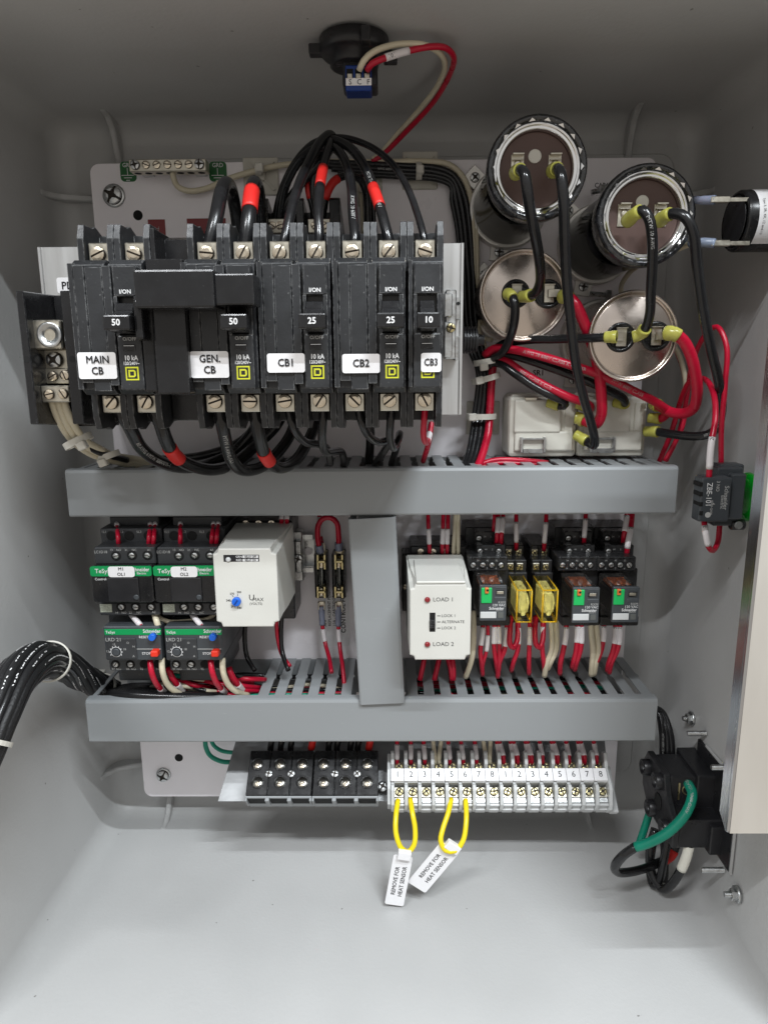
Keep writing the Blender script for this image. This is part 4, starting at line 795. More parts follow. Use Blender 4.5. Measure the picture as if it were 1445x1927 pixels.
def overload(dx, label):
    t = thing('overload_relay', label, 'overload relay', W(250+dx, 1260, 0), 'overload relays under the contactors'); A = lambda *a_, **k: pbox(bm, a_[0]+dx, a_[1], a_[2]+dx, a_[3], *a_[4:], **k)
    bm = bmn(); A(197, 1179, 303, 1243, 88, 4, .8); A(206, 1240, 306, 1262, 78, 4, .8); A(224, 1258, 306, 1281, 62, 4, .8); A(204, 1171, 303, 1182, 76, 4, .8); part('body', bm, 'dgrey', t); bd = t.children[0]
    bm = bmn(); A(197, 1184, 303, 1195, 88.3, 87, b=.1); part('green_band', bm, 'grn', t)
    ptxt('TeSys', 5, 208+dx, 1190, 88.5, t, 'wink'); ptxt('Schneider', 6.5, 286+dx, 1188, 88.5, t, 'wink', bold=.02, xs=.85); ptxt('Electric', 3, 290+dx, 1193, 88.5, t, 'wink')
    ptxt('RESET', 4.5, 271+dx, 1199, 88.3, t, 'wink'); ptxt('STOP', 4.5, 276+dx, 1230, 88.3, t, 'wink'); ptxt('LRD 21', 6.5, 214+dx, 1204, 89.4, t, 'gink', bold=.01)
    bm = bmn(); A(201, 1202, 257, 1240, 89, 87.5, .3); w_ = part('clear_flap', bm, 'cont', t)
    c = W(219+dx, 1227, 89.2); bm = bmn(); lathe(bm, c, (0, -1, 0), [(2.8, 0), (2.8, .8), (2.2, 1)], 20); part('dial', bm, 'dgrey', w_)
    bm = bmn()
    for i in range(9):
        q = math.radians(-30+240*i/8); 
        box(bm, c.x+4.4*math.cos(q)-.2, c.x+4.4*math.cos(q)+.2, c.y-.1, c.y, c.z+4.4*math.sin(q)-.5, c.z+4.4*math.sin(q)+.5, 0)
    lathe(bm, c+V((0, .1, 0)), (0, -1, 0), [(3.9, .0), (3.9, .1), (3.5, .1), (3.5, 0)], 28, caps=False); part('dial_scale', bm, 'wink', w_)
    for s2, px, py in (('12', 203, 1226), ('15', 215, 1213), ('18', 235, 1222), ('O', 241, 1210), ('H', 252, 1217), ('A', 252, 1235)): ptxt(s2, 4, px+dx, py, 89.3, w_, 'gink', bold=0)
    bm = bmn(); p = W(286+dx, 1200, 92); lathe(bm, p+V((0, 4, 0)), (0, -1, 0), [(2.6, 0), (2.6, 4), (2.2, 4.6)], 20); part('reset_button', bm, 'blue', t)
    bm = bmn(); A(283, 1226, 297, 1237, 94, 88, .7); part('stop_button', bm, 'redp', t)
    bm = bmn(); A(258, 1221, 303, 1222, 88.3, 88, b=0); part('seam_line', bm, 'gink', t)
    for px in (218, 246, 272, 298):
        p = W(px+dx, 1250, 78); bm = bmn(); lathe(bm, p, (0, -1, 0), [(3.4, -.5), (3.4, .08), (3, .1)], 20); part('screw_hole', bm, 'hole', bd)
        if px < 260: inst('screw', SC['tiny'], t, p+V((0, .2, 0)), rr(-1, 1))
    for s2, px in (('97', 214), ('NO', 224), ('98', 241), ('NO', 252), ('95', 267), ('96', 297)): ptxt(s2, 4, px+dx, 1259, 78.2, bd, 'gink')
    for s2, px in (('2T1', 234), ('4T2', 266)): ptxt(s2, 4.5, px+dx, 1269, 62.2, bd, 'dgink')
    return t
contactor(0, 'M1', 'OL1', 'contactor with the M1 OL1 sticker on its green banded cover'); contactor(118, 'M2', 'OL2', 'contactor with the M2 OL2 sticker, beside the white UMAX relay')
overload(0, 'overload relay with blue and red buttons below the M1 contactor'); overload(114, 'overload relay with blue and red buttons below the M2 contactor')
# ================================================================== UMAX monitor
def plugbox(px0, py0, px1, py1, df, db, ty, m_, t, notch=2.2):
    """tapered relay housing: front rectangle with notched corners swelling to a bigger foot"""
    x0 = W(px0, (py0+py1)/2, df).x; x1 = W(px1, (py0+py1)/2, df).x; z1 = W((px0+px1)/2, py0, df).z; z0 = W((px0+px1)/2, py1, df).z
    def outl(g, nn):
        a_, b_, c, e_ = x0-g, x1+g, z0-g, z1+g; n_ = nn
        return [(a_+n_, e_), (b_-n_, e_), (b_-n_*.75, e_-n_*.75), (b_, e_-n_), (b_, c+n_), (b_-n_*.75, c+n_*.75), (b_-n_, c), (a_+n_, c), (a_+n_*.75, c+n_*.75), (a_, c+n_), (a_, e_-n_), (a_+n_*.75, e_-n_*.75)]
    bm = bmn(); lv = []
    for y, g, nn in ((-df, -.9, notch), (-df+.3, -.25, notch), (-df+1.2, 0, notch), (-df+16, .3, notch*1.1), (-(df+db)/2, .6, notch*.6), (-db, .9, notch*.25)): lv.append([bm.verts.new((p[0], y, p[1])) for p in outl(g, nn)])
    for A, B in zip(lv, lv[1:]):
        for i in range(12): f = bm.faces.new((A[i], A[(i+1) % 12], B[(i+1) % 12], B[i]))
    bm.faces.new(lv[0]); bm.faces.new(lv[-1][::-1])
    return part('housing', bm, m_, t), (x0, x1, z0, z1)
t = thing('voltage_monitor_relay', 'white plug-in relay box marked U MAX (VOLTS) with blue dial', 'plug-in relay', W(470, 1180, 40))
h, _ = plugbox(404, 1032, 523, 1180, 113, 40, 0, 'umax', t, 4.0)
g = sticker(421, 1044, 488, 1057, 113, t, 'ink', .2, 'indicator_print', .1); bm = bmn()
pbox(bm, 457, 1045.2, 486, 1050, 113.2, 113.1, 0); pbox(bm, 457, 1052, 486, 1056.4, 113.2, 113.1, 0); part('print_field', bm, 'wink', g)
ptxt('GRN', 4, 450, 1047.8, 113.4, g, 'wink'); ptxt('RED', 4, 450, 1054.2, 113.4, g, 'wink'); ptxt('RELAY OFF', 4, 471.5, 1047.8, 113.4, g, 'ink', xs=.75); ptxt('RELAY ON', 4, 471.5, 1054.2, 113.4, g, 'ink', xs=.75)
bm = bmn(); lathe(bm, W(430, 1053, 113), (0, -1, 0), [(1.8, 0), (1.6, .6), (.8, 1)], 16); part('indicator_lamp', bm, 'lgrey', g)
c = W(446, 1131, 113); bm = bmn(); lathe(bm, c, (0, -1, 0), [(3.0, 0), (3.0, 2.4), (2.6, 2.8)], 24); k_ = part('dial', bm, 'blue', t); bm = bmn(); box(bm, c.x-.4, c.x+.4, c.y-3.3, c.y-2.7, c.z-2, c.z+2, .1); bmesh.ops.rotate(bm, verts=bm.verts[:], cent=c, matrix=Matrix.Rotation(.6, 3, 'Y')); part('pointer', bm, 'dblue', k_)
for s2, px, py in (('300', 450, 1114.5), ('270', 437, 1117.5), ('240', 430, 1130), ('210', 439, 1141.5), ('180', 451, 1144)): ptxt(s2, 3.8, px, py, 113.1, t)
bm = bmn()
for q in (80, 125, 180, 230, 275): q = math.radians(q); a_ = c+V((3.6*math.cos(q), -.1, 3.6*math.sin(q))); b_ = c+V((5.2*math.cos(q), -.1, 5.2*math.sin(q))); tube(bm, [a_, b_], .16, 4)
part('tick_marks', bm, 'ink', t)
ptxt('U', 11, 474, 1125, 113.1, t, bold=.0); ptxt('MAX', 6.5, 486, 1128.5, 113.1, t, bold=0); ptxt('(VOLTS)', 4.5, 482, 1136.3, 113.1, t, bold=0)
t = thing('relay_socket', 'black octal socket with screw row behind the UMAX relay', 'relay socket', W(490, 1100, 10), 'black octal relay sockets')
bm = bmn(); pbox(bm, 444, 980, 553, 1165, 38, 3, 1); part('base', bm, 'sock', t)
for i in range(4): p = W(463+i*24, 985, 38.4); inst('screw', SC['small'], t, p, rr(-1, 1), .9)
def rail(px0, py0, px1, py1, label, d=9):
    t = thing('din_rail', label, 'DIN rail', W((px0+px1)/2, py1, 0), 'short DIN rail ends'); bm = bmn(); x0 = W(px0, py0, d).x; x1 = W(px1, py0, d).x; z1 = W(px0, py0, d).z; z0 = W(px0, py1, d).z
    box(bm, x0, x1, -d, -d+1.2, z1-4.5, z1, .3); box(bm, x0, x1, -d, -d+1.2, z0, z0+4.5, .3); box(bm, x0, x1, -d+1, -.5, z1-5.4, z1-4.3, .2); box(bm, x0, x1, -d+1, -.5, z0+4.3, z0+5.4, .2); box(bm, x0, x1, -1.6, -.5, z0+4.4, z1-4.4, .2); part('rail', bm, 'steel', t)
    bm = bmn(); m_ = (z0+z1)/2; prism(bm, rrect(x1-8, x1-1.5, m_-3, m_+3, 2.5), -2.1, -1.5); part('slot', bm, 'panel', t); return t
rail(548, 1006, 589, 1078, 'DIN rail end showing right of the UMAX relay', 10)
t = thing('rail_end_stop', 'metal end stop with screw clamped on the rail right of the UMAX relay', 'end stop', W(560, 1060, 10)); bm = bmn(); pbox(bm, 553, 1000, 570, 1094, 22, 10, .8); pbox(bm, 556, 1018, 568, 1078, 27, 20, .8); part('clamp', bm, 'steel', t); p = W(561, 1051, 27.5); inst('screw', SC['ph'], t, p, .3, 1.0)
# ================================================================== LOAD alternator
t = thing('alternating_relay', 'white plug-in relay marked LOAD 1 and LOAD 2 with black slide switch', 'plug-in relay', W(828, 1240, 40))
h, _ = plugbox(771, 1099, 886, 1242, 113, 42, 0, 'umax', t, 3.6)
bm = bmn(); pbox(bm, 783, 1094, 876, 1099, 113.6, 60, .5); part('top_rib', bm, 'umax', t)
for py, s2 in ((1128.5, 'LOAD 1'), (1212.5, 'LOAD 2')):
    bm = bmn(); lathe(bm, W(804, py, 113), (0, -1, 0), [(2.0, 0), (1.9, .8), (1.0, 1.5)], 20); part('indicator_lamp', bm, 'led', t); ptxt(s2, 7.5, 834, py, 113.1, t, bold=.006)
bm = bmn(); pbox(bm, 808, 1153, 819, 1189, 113.15, 111, .1); sw = part('switch_slot', bm, 'hole', t); bm = bmn()
for i in range(5): pbox(bm, 808.5, 1167+i*3.2, 818.5, 1169.2+i*3.2, 114.6, 112, .2)
pbox(bm, 808.8, 1166.5, 818.2, 1183, 114.1, 112, .2); part('slider', bm, 'gloss', sw)
for py, s2, px in ((1159, 'LOCK 1', 831), (1170.5, 'ALTERNATE', 831), (1182, 'LOCK 2', 831)):
    ptxt(s2, 5.2, px, py, 113.1, t, bold=.006, align='L'); bm = bmn(); pbox(bm, 822.5, py-.6, 828.5, py+.6, 113.15, 113.05, 0); part('tick_mark', bm, 'ink', t)
t = thing('relay_socket', 'black octal socket with screw row behind the LOAD relay', 'relay socket', W(830, 1150, 10), 'black octal relay sockets'); bm = bmn(); pbox(bm, 772, 1027, 880, 1190, 38, 3, 1); pbox(bm, 757, 1042, 775, 1150, 22, 3, .6); part('base', bm, 'sock', t)
for i in range(4): p = W(791+i*23, 1038, 38.4); inst('screw', SC['small'], t, p, rr(-1, 1), .9)
p = W(763, 1104, 22.5); inst('screw', SC['small'], t, p, .4, .8)
rail(756, 1060, 775, 1145, 'DIN rail end between the vertical duct and the LOAD relay', 10)
# ================================================================== plug-in relays and their sockets
def grey_socket(dx, dy, label, hump=True):
    t = thing('relay_socket', label, 'relay socket', W(915+dx, 1170+dy, 0), 'black stepped relay sockets'); A = lambda *a_, **k: pbox(bm, a_[0]+dx, a_[1]+dy, a_[2]+dx, a_[3]+dy, *a_[4:], **k)
    bm = bmn(); A(875, 992, 948, 1030, 30, 2, .7); A(893, 1000, 947, 1024, 42, 3, .8); A(897, 1026, 951, 1048, 54, 3, .8); A(882, 1048, 955, 1075, 66, 3, .8); A(890, 1070, 955, 1175, 60, 3, .6); A(888, 1160, 960, 1178, 62, 4, .8); part('base', bm, 'sock', t)
    bd = t.children[0]
    for px, py, d in ((901, 1013, 42), (903, 1037, 54), (938, 1037, 54), (890, 1063, 66), (908, 1063, 66), (925, 1063, 66), (942, 1063, 66)):
        p = W(px+dx, py+dy, d); bm = bmn(); lathe(bm, p, (0, -1, 0), [(2.9, -.5), (2.9, .08), (2.6, .12)], 18); part('screw_hole', bm, 'hole', bd); inst('screw', SC['tiny'], t, p, rr(-1, 1), .95)
    bm = bmn()
    for i in range(4): A(888+i*17.5, 1048, 898+i*17.5, 1051, 67, 60, b=.3)
    for px, py, d in ((897, 1024, 55), (932, 1024, 55), (900, 999, 43)): A(px, py, px+11, py+3, d, d-5, b=.3)
    part('ridge', bm, 'sock', t)
    for s2, px, py, d in (('24', 912, 1010, 42), ('3', 923, 1010, 42), ('44', 914, 1034, 54), ('2', 926, 1034, 54), ('8', 898, 1070, 66), ('7', 916, 1070, 66), ('6', 933, 1070, 66), ('34', 899, 1055, 66), ('42', 917, 1055, 66), ('32', 934, 1055, 66)): ptxt(s2, 3, px+dx, py+dy, d+.2, bd, 'gink', bold=0)
    return t
grey_socket(0, 0, 'stepped black socket above the leftmost grey relay'); grey_socket(168, 0, 'stepped black socket above the middle grey relay'); grey_socket(241, 0, 'stepped black socket above the rightmost grey relay')
bm = bmn(); 
def grey_relay(dx, dy, label, d=100):
    t = thing('plug_in_relay', label, 'relay', W(927+dx, 1168+dy, 62), 'clear sided relays with green test buttons'); A = lambda *a_, **k: pbox(bm, a_[0]+dx, a_[1]+dy, a_[2]+dx, a_[3]+dy, *a_[4:], **k)
    x0 = W(902.5+dx, 1135+dy, d).x; x1 = W(952.5+dx, 1135+dy, d).x; z1 = W(927+dx, 1102+dy, d).z; z0 = W(927+dx, 1168+dy, d).z
    bm = bmn(); box(bm, x0+.3, x1-.3, -d+2, -64, z0+.4, z1-.4, .8); part('clear_case', bm, 'smoke', t)
    bm = bmn(); box(bm, x0+3.5, x1-3.5, -d+8, -64, z0+4, z1-7, .6); box(bm, x0+2.5, x1-2.5, -d+6, -70, z1-4.8, z1-3.6, .3); part('coil_block', bm, 'slot', t)
    bm = bmn(); box(bm, x0+3, x1-3, -d+8, -72, z1-3.4, z1-2.4, .2); box(bm, (x0+x1)/2-.8, (x0+x1)/2+.8, -d+5, -76, z1-3, z1-1.6, .2)
    for x in (x0+4, x1-4): box(bm, x-.9, x+.9, -76, -73.5, z1-3, z1-.9, .2)
    part('contact_arms', bm, 'orange', t)
    bm = bmn(); prism(bm, rrect(x0, x1, z0, z1, .8), -d-.2, -d+2.4, .3); fr = part('front_plate', bm, 'dgrey', t)
    bm = bmn(); A(905.5, 1106.5, 925.5, 1135.5, d+1, d-.5, .4); part('test_button', bm, 'grn2', t); bm = bmn(); A(912.5, 1106.5, 919.5, 1117.5, d+2.2, d, .4); ob = part('latch', bm, 'orange', t)
    bm = bmn(); lathe(bm, W(917+dx, 1111+dy, d+2.3), (0, -1, 0), [(.8, 0), (.7, .1)], 12); part('hole', bm, 'hole', ob)
    bm = bmn(); A(932.5, 1111, 950, 1121, d+.6, d-.5, .3); w_ = part('indicator_window', bm, 'clear', t); bm = bmn(); A(935, 1113, 947, 1118, d+.7, d, .1); part('indicator', bm, 'lug', w_)
    bm = bmn(); A(932, 1105.5, 952, 1107.5, d+.5, d, .1); A(930, 1124, 952, 1131, d+.5, d, .2); part('moulding', bm, 'dgrey', t)
    ptxt('RXM', 4.5, 944+dx, 1133.8+dy, d+.3, fr, 'gink', bold=0); ptxt('120 VAC', 4.6, 938.5+dx, 1139+dy, d+.3, fr, 'wink', bold=0); ptxt('Schneider', 5.2, 934+dx, 1145+dy, d+.3, fr, 'wink', bold=.02, xs=.9); ptxt('Electric', 3, 940+dx, 1149+dy, d+.3, fr, 'gink', bold=0)
    bm = bmn(); A(903.5, 1151.5, 933.5, 1163.5, d+.4, d, b=.2); part('blank_tag', bm, 'lgrey', t); bm = bmn(); A(936.5, 1152.5, 947, 1163, d+.4, d, b=.1); part('stamp_mark', bm, 'dgink', fr)
    return t
grey_relay(0, 0, 'grey relay with green button, leftmost, just right of the LOAD relay'); grey_relay(174, 4, 'grey relay with green button, right of the yellow relays', 101); grey_relay(249, 3, 'grey relay with green button, rightmost of the row', 99)
def yellow_relay(dx, label, second=False):
    t = thing('plug_in_relay', label, 'relay', W(986+dx, 1172, 55), 'transparent yellow relays'); d = 96
    x0 = W(971+dx, 1140, d).x; x1 = W(1001+dx, 1140, d).x; z1 = W(986+dx, 1110, d).z; z0 = W(986+dx, 1172, d).z
    bm = bmn(); box(bm, x0, x1, -d, -62, z0, z1, 1.2, 2); part('case', bm, 'yclear', t); bm = bmn()
    for xx in (x0+.5, x1-.5):
        for zz in (z0+.5, z1-.5): cyl(bm, (xx, -d+.3, zz), (xx, -62, zz), .55, 8)
        cyl(bm, (xx, -d+.4, z0+.5), (xx, -d+.4, z1-.5), .6, 8)
    for zz in (z0+.5, z1-.5): cyl(bm, (x0+.5, -d+.4, zz), (x1-.5, -d+.4, zz), .6, 8)
    part('case_edge', bm, 'yrim', t)
    bm = bmn(); box(bm, x0+2.4, x1-2.4, -d+6, -68, z0+5, z1-4, .8); part('coil', bm, 'coil', t)
    bm = bmn(); xm = (x0+x1)/2; tube(bm, smooth_pts([(xm-2.5, -d+4, z0+7), (xm-3.2, -d+3.6, z0+14), (xm-2, -d+4, z1-4)]), .7, 6); tube(bm, smooth_pts([(xm+2.5, -d+4, z0+7), (xm+3.2, -d+3.6, z0+14), (xm+2, -d+4, z1-4)]), .7, 6); lathe(bm, (xm, -d+4, z0+5.5), (0, -1, 0), [(1.8, 0), (1.4, 1.2)], 14); box(bm, xm-.8, xm+.8, -d+10, -d+14, z1-3.4, z1-.9, .3); part('contact_arms', bm, 'coil', t)
    ptxt('IDEC', 4.2, 988+dx, 1161, d+.3, t, bold=0); 
    if not second: ptxt('RP531', 4.6, 987+dx, 1167.5, d+.3, t, bold=.02)
    t2 = thing('relay_socket', 'black socket with gold screws above the %s yellow relay' % ('right' if second else 'left'), 'relay socket', W(966+dx, 1080, 0), 'narrow sockets of the yellow relays'); A = lambda *a_, **k: pbox(bm, a_[0]+dx, a_[1], a_[2]+dx, a_[3], *a_[4:], **k)
    bm = bmn(); A(950, 1026, 985, 1052, 40, 3, .6); A(952, 1054, 990, 1080, 54, 3, .6); A(955, 1078, 990, 1172, 56, 3, .5); part('base', bm, 'sock', t2); bm = bmn(); A(965, 1030, 967, 1050, 44, 4, .3); A(949, 1028, 951, 1050, 44, 4, .3); A(969, 1056, 971, 1078, 57, 4, .3); part('divider', bm, 'sock', t2)
    for px, py, dd in ((957, 1040, 41), (975, 1040, 41), (960, 1067, 55), (978, 1067, 55)):
        bm = bmn(); A(px-6, py-7, px+6, py+6, dd, dd-2, b=.3); part('clamp', bm, 'lug', t2); inst('screw', SC['phg'], t2, W(px+dx, py, dd+.4), rr(-1, 1), .72)
yellow_relay(0, 'transparent yellow relay printed RP531, left of the two'); yellow_relay(48.5, 'transparent yellow relay, right of the two', True)
rail(876, 1090, 900, 1160, 'DIN rail glimpsed behind the leftmost grey relay', 8)
# ================================================================== fuse holders
for i, px in enumerate((605, 638)):
    t = thing('fuse_holder', 'black fuse holder with glass fuse and clips, %s' % ('left one, above the 102 sleeve' if i == 0 else 'right one, next to the vertical duct'), 'fuse holder', W(px, 1130, 0), 'fuse holders'); bm = bmn(); pbox(bm, px-13, 1042, px+12, 1126, 16, 1, .8); pbox(bm, px-11, 1044, px-7, 1124, 26, 14, .5); pbox(bm, px+8, 1044, px+11, 1124, 26, 14, .5); part('base', bm, 'gloss', t)
    for a_, b_ in ((1044, 1072), (1104, 1126)):
        bm = bmn(); pbox(bm, px-9, a_, px-5, b_, 29, 14, .3); pbox(bm, px+4, a_, px+8, b_, 29, 14, .3); pbox(bm, px-6, a_+3, px+6, b_-3, 17, 14, .3); pbox(bm, px-7, (a_+b_)/2-3, px+7, (a_+b_)/2+2, 31, 27, .5); part('clip', bm, 'gold', t)
    a_, b_ = W(px, 1052, 23), W(px, 1120, 23); bm = bmn(); cyl(bm, a_, b_, 3.1, 20); f_ = part('fuse_tube', bm, 'glass', t)
    bm = bmn(); cyl(bm, a_, a_.lerp(b_, .22), 3.35, 20, bev=.3); cyl(bm, a_.lerp(b_, .78), b_, 3.35, 20, bev=.3); part('fuse_cap', bm, 'brass', f_); bm = bmn(); tube(bm, [a_, a_.lerp(b_, .5)+V((.5, 0, 0)), b_], .3, 6); part('fuse_element', bm, 'steel', f_)
    for q, s_ in ((1030, 1), (1140, -1)): bm = bmn(); pbox(bm, px-6, q-8, px+6, q+12, 20, 18.5, .2); pbox(bm, px-7, q-6, px-4, q+8, 22, 18, .4); pbox(bm, px+4, q-6, px+7, q+8, 22, 18, .4); part('spade_terminal', bm, 'lug', t)
wire('red jumper arching between the tops of the two fuse holders', [(603, 1040, 22), (598, 1010, 24), (599, 988, 24), (608, 976, 24), (622, 974, 24), (634, 984, 24), (637, 1005, 23), (638, 1036, 22)], 2.2, 'wred', ends=((0, .10, 'bcrimp'), (.90, 1, 'bcrimp')), name='red_wire')
wire('red wire with 101 sleeve dropping behind the fuse jumper', [(601, 965, 12), (602, 1000, 12), (608, 1038, 14)], 1.7, 'wred', bands=((.1, .6, 'sleeve', 'number_sleeve', '101'),))
wire('red wire with 102 sleeve below the left fuse holder', [(605, 1140, 20), (607, 1180, 20), (612, 1210, 24), (620, 1240, 34), (624, 1266, 44)], 1.7, 'wred', bands=((.34, .52, 'sleeve', 'number_sleeve', '102'),), ends=((0, .28, 'bcrimp'),))
wire('red wire with 103 sleeve below the right fuse holder', [(637, 1140, 20), (637, 1180, 20), (640, 1220, 28), (645, 1255, 40), (648, 1290, 50)], 1.7, 'wred', bands=((.30, .46, 'sleeve', 'number_sleeve', '103'),), ends=((0, .26, 'bcrimp'),))
# ================================================================== tilted terminal rail
use(FT)
t = thing('terminal_bracket', 'bent sheet metal strip carrying all the terminal blocks at the bottom', 'bracket', W(800, 1500, 0)); x0, x1 = 86., 400.
zt_, zb_ = W(447, 1392, 0).z, W(412, 1508, 0).z; bm = bmn(); prism(bm, [(90, zt_), (402, zt_), (396, zb_), (82, zb_)], 0, 1.2, .2); box(bm, 150, 165, -1.5, -.1, zb_-1, zb_+3, .2); part('sheet', bm, 'galv', t)
def power_term(px0, px1, label, cols, mids):
    t = thing('power_terminal_block', label, 'terminal block', W((px0+px1)/2, 1515, 0), 'black three pole power terminal blocks'); D = 27
    x0 = W(px0, 1450, D).x; x1 = W(px1, 1450, D).x; z1 = W(px0, 1412, D).z; z0 = W(px0, 1497, D).z; w_ = (x1-x0)/3
    bm = bmn()
    for i in range(3): box(bm, x0+i*w_+.25, x0+(i+1)*w_-.25, -D, -1.2, z0, z1, .6)
    box(bm, x0+.8, x1-.8, -D+2, -1.3, z0+1, z1-1, .2); part('body', bm, 'gloss', t)
    bm = bmn(); box(bm, x0, x1, -D+.6, -D+10.5, z0-1.6, z0-.1, .3); box(bm, x0, x1, -D+10.5, -1.3, z0-1.2, z0, .3); 
    for i in range(4): box(bm, x0+max(0, i*w_-1.6), x0+min(3*w_, i*w_+1.6), -D+.8, -D+14, z0-4, z0-1.5, .3)
    part('skirt', bm, 'duct', t)
    bm = bmn()
    for i in range(3): box(bm, x0+i*w_+1.8, x0+(i+1)*w_-1.8, -D+3.5, -D+14, z0-2.2, z0-1.4, .2)
    part('wire_mouth', bm, 'hole', t)
    for px in cols:
        for py in (1438, 1472):
            p = W(px, py, D); bm = bmn(); lathe(bm, p, (0, -1, 0), [(4.9, .1), (5.0, .5), (4.3, .7), (4.1, .05)], 24, caps=False); r_ = part('well_rim', bm, 'gloss', t)
            bm = bmn(); lathe(bm, p, (0, -1, 0), [(4.3, 0), (4.0, .25), (3.0, .7), (1.2, 1.0), (.1, 1.05)], 24); part('well', bm, 'cupd', r_)
            inst('screw', SC['small'], t, p+V((.1, -.9, -1.5)), rr(-1, 1), .72)
    for px in mids:
        p = W(px, 1456, D); inst('mounting_screw', SC['ph'], t, p+V((0, .1, 0)), rr(0, 1), .85)
power_term(467, 589, 'left black terminal block with six screw wells, below the lower duct', (485, 527, 569), (506, 548)); power_term(590, 712, 'right black terminal block with six screw wells, next to terminal number 1', (609, 650, 691), (630, 672))
p = W(720, 1480, 8); t = thing('rail_screw', 'brass screw between the black blocks and the grey terminals', 'screw', p); inst('screw_head', SC['ph'], t, p, .5, 1.2)
D = 24
zt_ = W(950, 1417, D).z; zb_ = W(950, 1512, D).z; zm1 = W(950, 1445, D+1).z; zm0 = W(950, 1469, D+1).z; pit = (W(1141.5, 1457, D).x-W(735, 1457, D).x)/16; xs_ = W(735, 1457, D).x
def term(i):
    x0 = xs_+i*pit; x1 = x0+pit; dg = str(i % 8+1)
    names = ('left', 'right'); t = thing('terminal', 'grey screw terminal with printed digit %s, %s%s' % (NUM[i % 8], ('left group', 'right group')[i//8], ', yellow jumper in its lower clamp' if i in (0, 1, 4, 5) else ''), 'terminal', ((x0+x1)/2, 0, zb_), 'grey numbered screw terminals')
    bm = bmn(); xa, xb = x0+.2, x0+2.9
    # side wall with waist, ears above and below the marker
    prismx(bm, [(-1.3, zb_), (-10, zb_-1), (-16, zb_+1), (-D+1, zb_+10), (-D, zm0-3), (-D+3, zm0-1), (-D+3, zm1+1), (-D-1, zm1+3), (-D-3.5, zt_-1), (-D-2, zt_+1.5), (-D+4, zt_+2), (-1.3, zt_+1)], xa, xb, .35)
    box(bm, xb-.2, x1-.05, -8, -1.3, zb_-.6, zt_, .2); box(bm, xb-.3, x1+.1, -D+1.5, -3, zm0-.5, zm1+.5, .3); box(bm, xb-.2, x1, -14, -2, zb_+1, zb_+3, .4); part('housing', bm, 'lgrey', t)
    bm = bmn(); box(bm, x0+.15, x1-.15, -D-.6, -D+1.6, zm0+.1, zm1-.1, .25); m_ = part('marker', bm, 'white', t); txt(dg, 6.4, ((x0+x1)/2+.2, -D-.75, (zm0+zm1)/2), m_, 'ink', bold=.01)
    xc = (xb+x1)/2
    for za, zc in ((zm0-6.3, zm0-4.0), (zm1+3.6, zm1+3.4)):
        bm = bmn(); box(bm, xb, x1-.1, -D+8.5, -D+16, za-3.4, za+4.2, .3); part('clamp', bm, 'lug', t); inst('screw', SC['phg'], t, (xc, -D+7.2, za+.4), rr(0, 1.5), 1.0)
    bm = bmn(); box(bm, xb+.3, x1-.3, -D+9.5, -D+15, zm0-13.5, zm0-9.8, .2); part('wire_guide', bm, 'steel', t)
for i in range(16): term(i)
x1 = xs_+16*pit; t = thing('terminal_end_plate', 'grey end stop closing the terminal row on the right', 'end stop', (x1+3, 0, zb_)); bm = bmn(); prismx(bm, [(-1.3, zb_-1), (-12, zb_-2), (-16, zb_+1), (-D+1, zb_+10), (-D, zm0-3), (-D+3, zm1), (-D-3, zt_-1), (-D+3, zt_+2), (-1.3, zt_)], x1, x1+2.6, .3); box(bm, x1+2.4, x1+9, -7, -1.2, zb_-2, zt_-5, .6); part('plate', bm, 'lgrey', t)
t = thing('terminal_end_plate', 'grey end stop before terminal 1, beside the black block', 'end stop', (xs_-2, 0, zb_)); bm = bmn(); prismx(bm, [(-1.3, zb_+2), (-14, zb_+2), (-D+3, zb_+12), (-D+2, zm1), (-D+4, zt_+1), (-1.3, zt_)], xs_-2.6, xs_-.1, .3); part('plate', bm, 'lgrey', t)
use(F0)
# ================================================================== breaker top wires
GT = 'black breaker feed wires'
RB = 'tape'
def bw(label, pts, r, bands=(), prints=(), m_='wblk', n=12): return wire(label, pts, r, m_, bands=bands, prints=prints, n=n)
bw('thick black wire looping back over the left GEN breaker lug', [(389, 476, 156), (396, 456, 156), (407, 410, 152), (416, 365, 138), (426, 345, 118), (436, 360, 96), (444, 400, 84), (450, 450, 78), (452, 500, 74)], 4.0)
bw('thick black wire with red tape looping back over the right GEN breaker lug', [(460, 476, 156), (464, 450, 156), (469, 405, 152), (474, 362, 138), (480, 344, 116), (486, 362, 95), (490, 400, 84), (492, 460, 78)], 4.1, bands=((.20, .36, RB, 'tape_band'),))
bw('black wire arching highest from the left CB1 lug over to the block behind', [(530, 478, 156), (536, 455, 156), (545, 410, 150), (562, 350, 132), (585, 300, 112), (606, 264, 92), (622, 254, 78), (628, 266, 68), (615, 290, 56), (580, 330, 50), (545, 375, 50), (525, 425, 44)], 2.9)
bw('black wire with red tape rising straight from the right CB1 lug', [(598, 478, 156), (601, 450, 156), (599, 400, 150), (603, 345, 134), (612, 300, 110), (622, 266, 86), (612, 268, 66), (596, 300, 50), (590, 350, 48), (594, 425, 44)], 2.7, bands=((.24, .35, RB, 'tape_band'),))
bw('black printed wire rising from the left CB2 lug into the arch', [(666, 478, 156), (668, 455, 156), (664, 400, 146), (661, 350, 130), (650, 305, 112), (630, 279, 94), (600, 277, 78), (566, 300, 64), (538, 350, 54), (524, 425, 46)], 2.8, prints=((.2, 'AWG 10 600V', 3.0, True),))
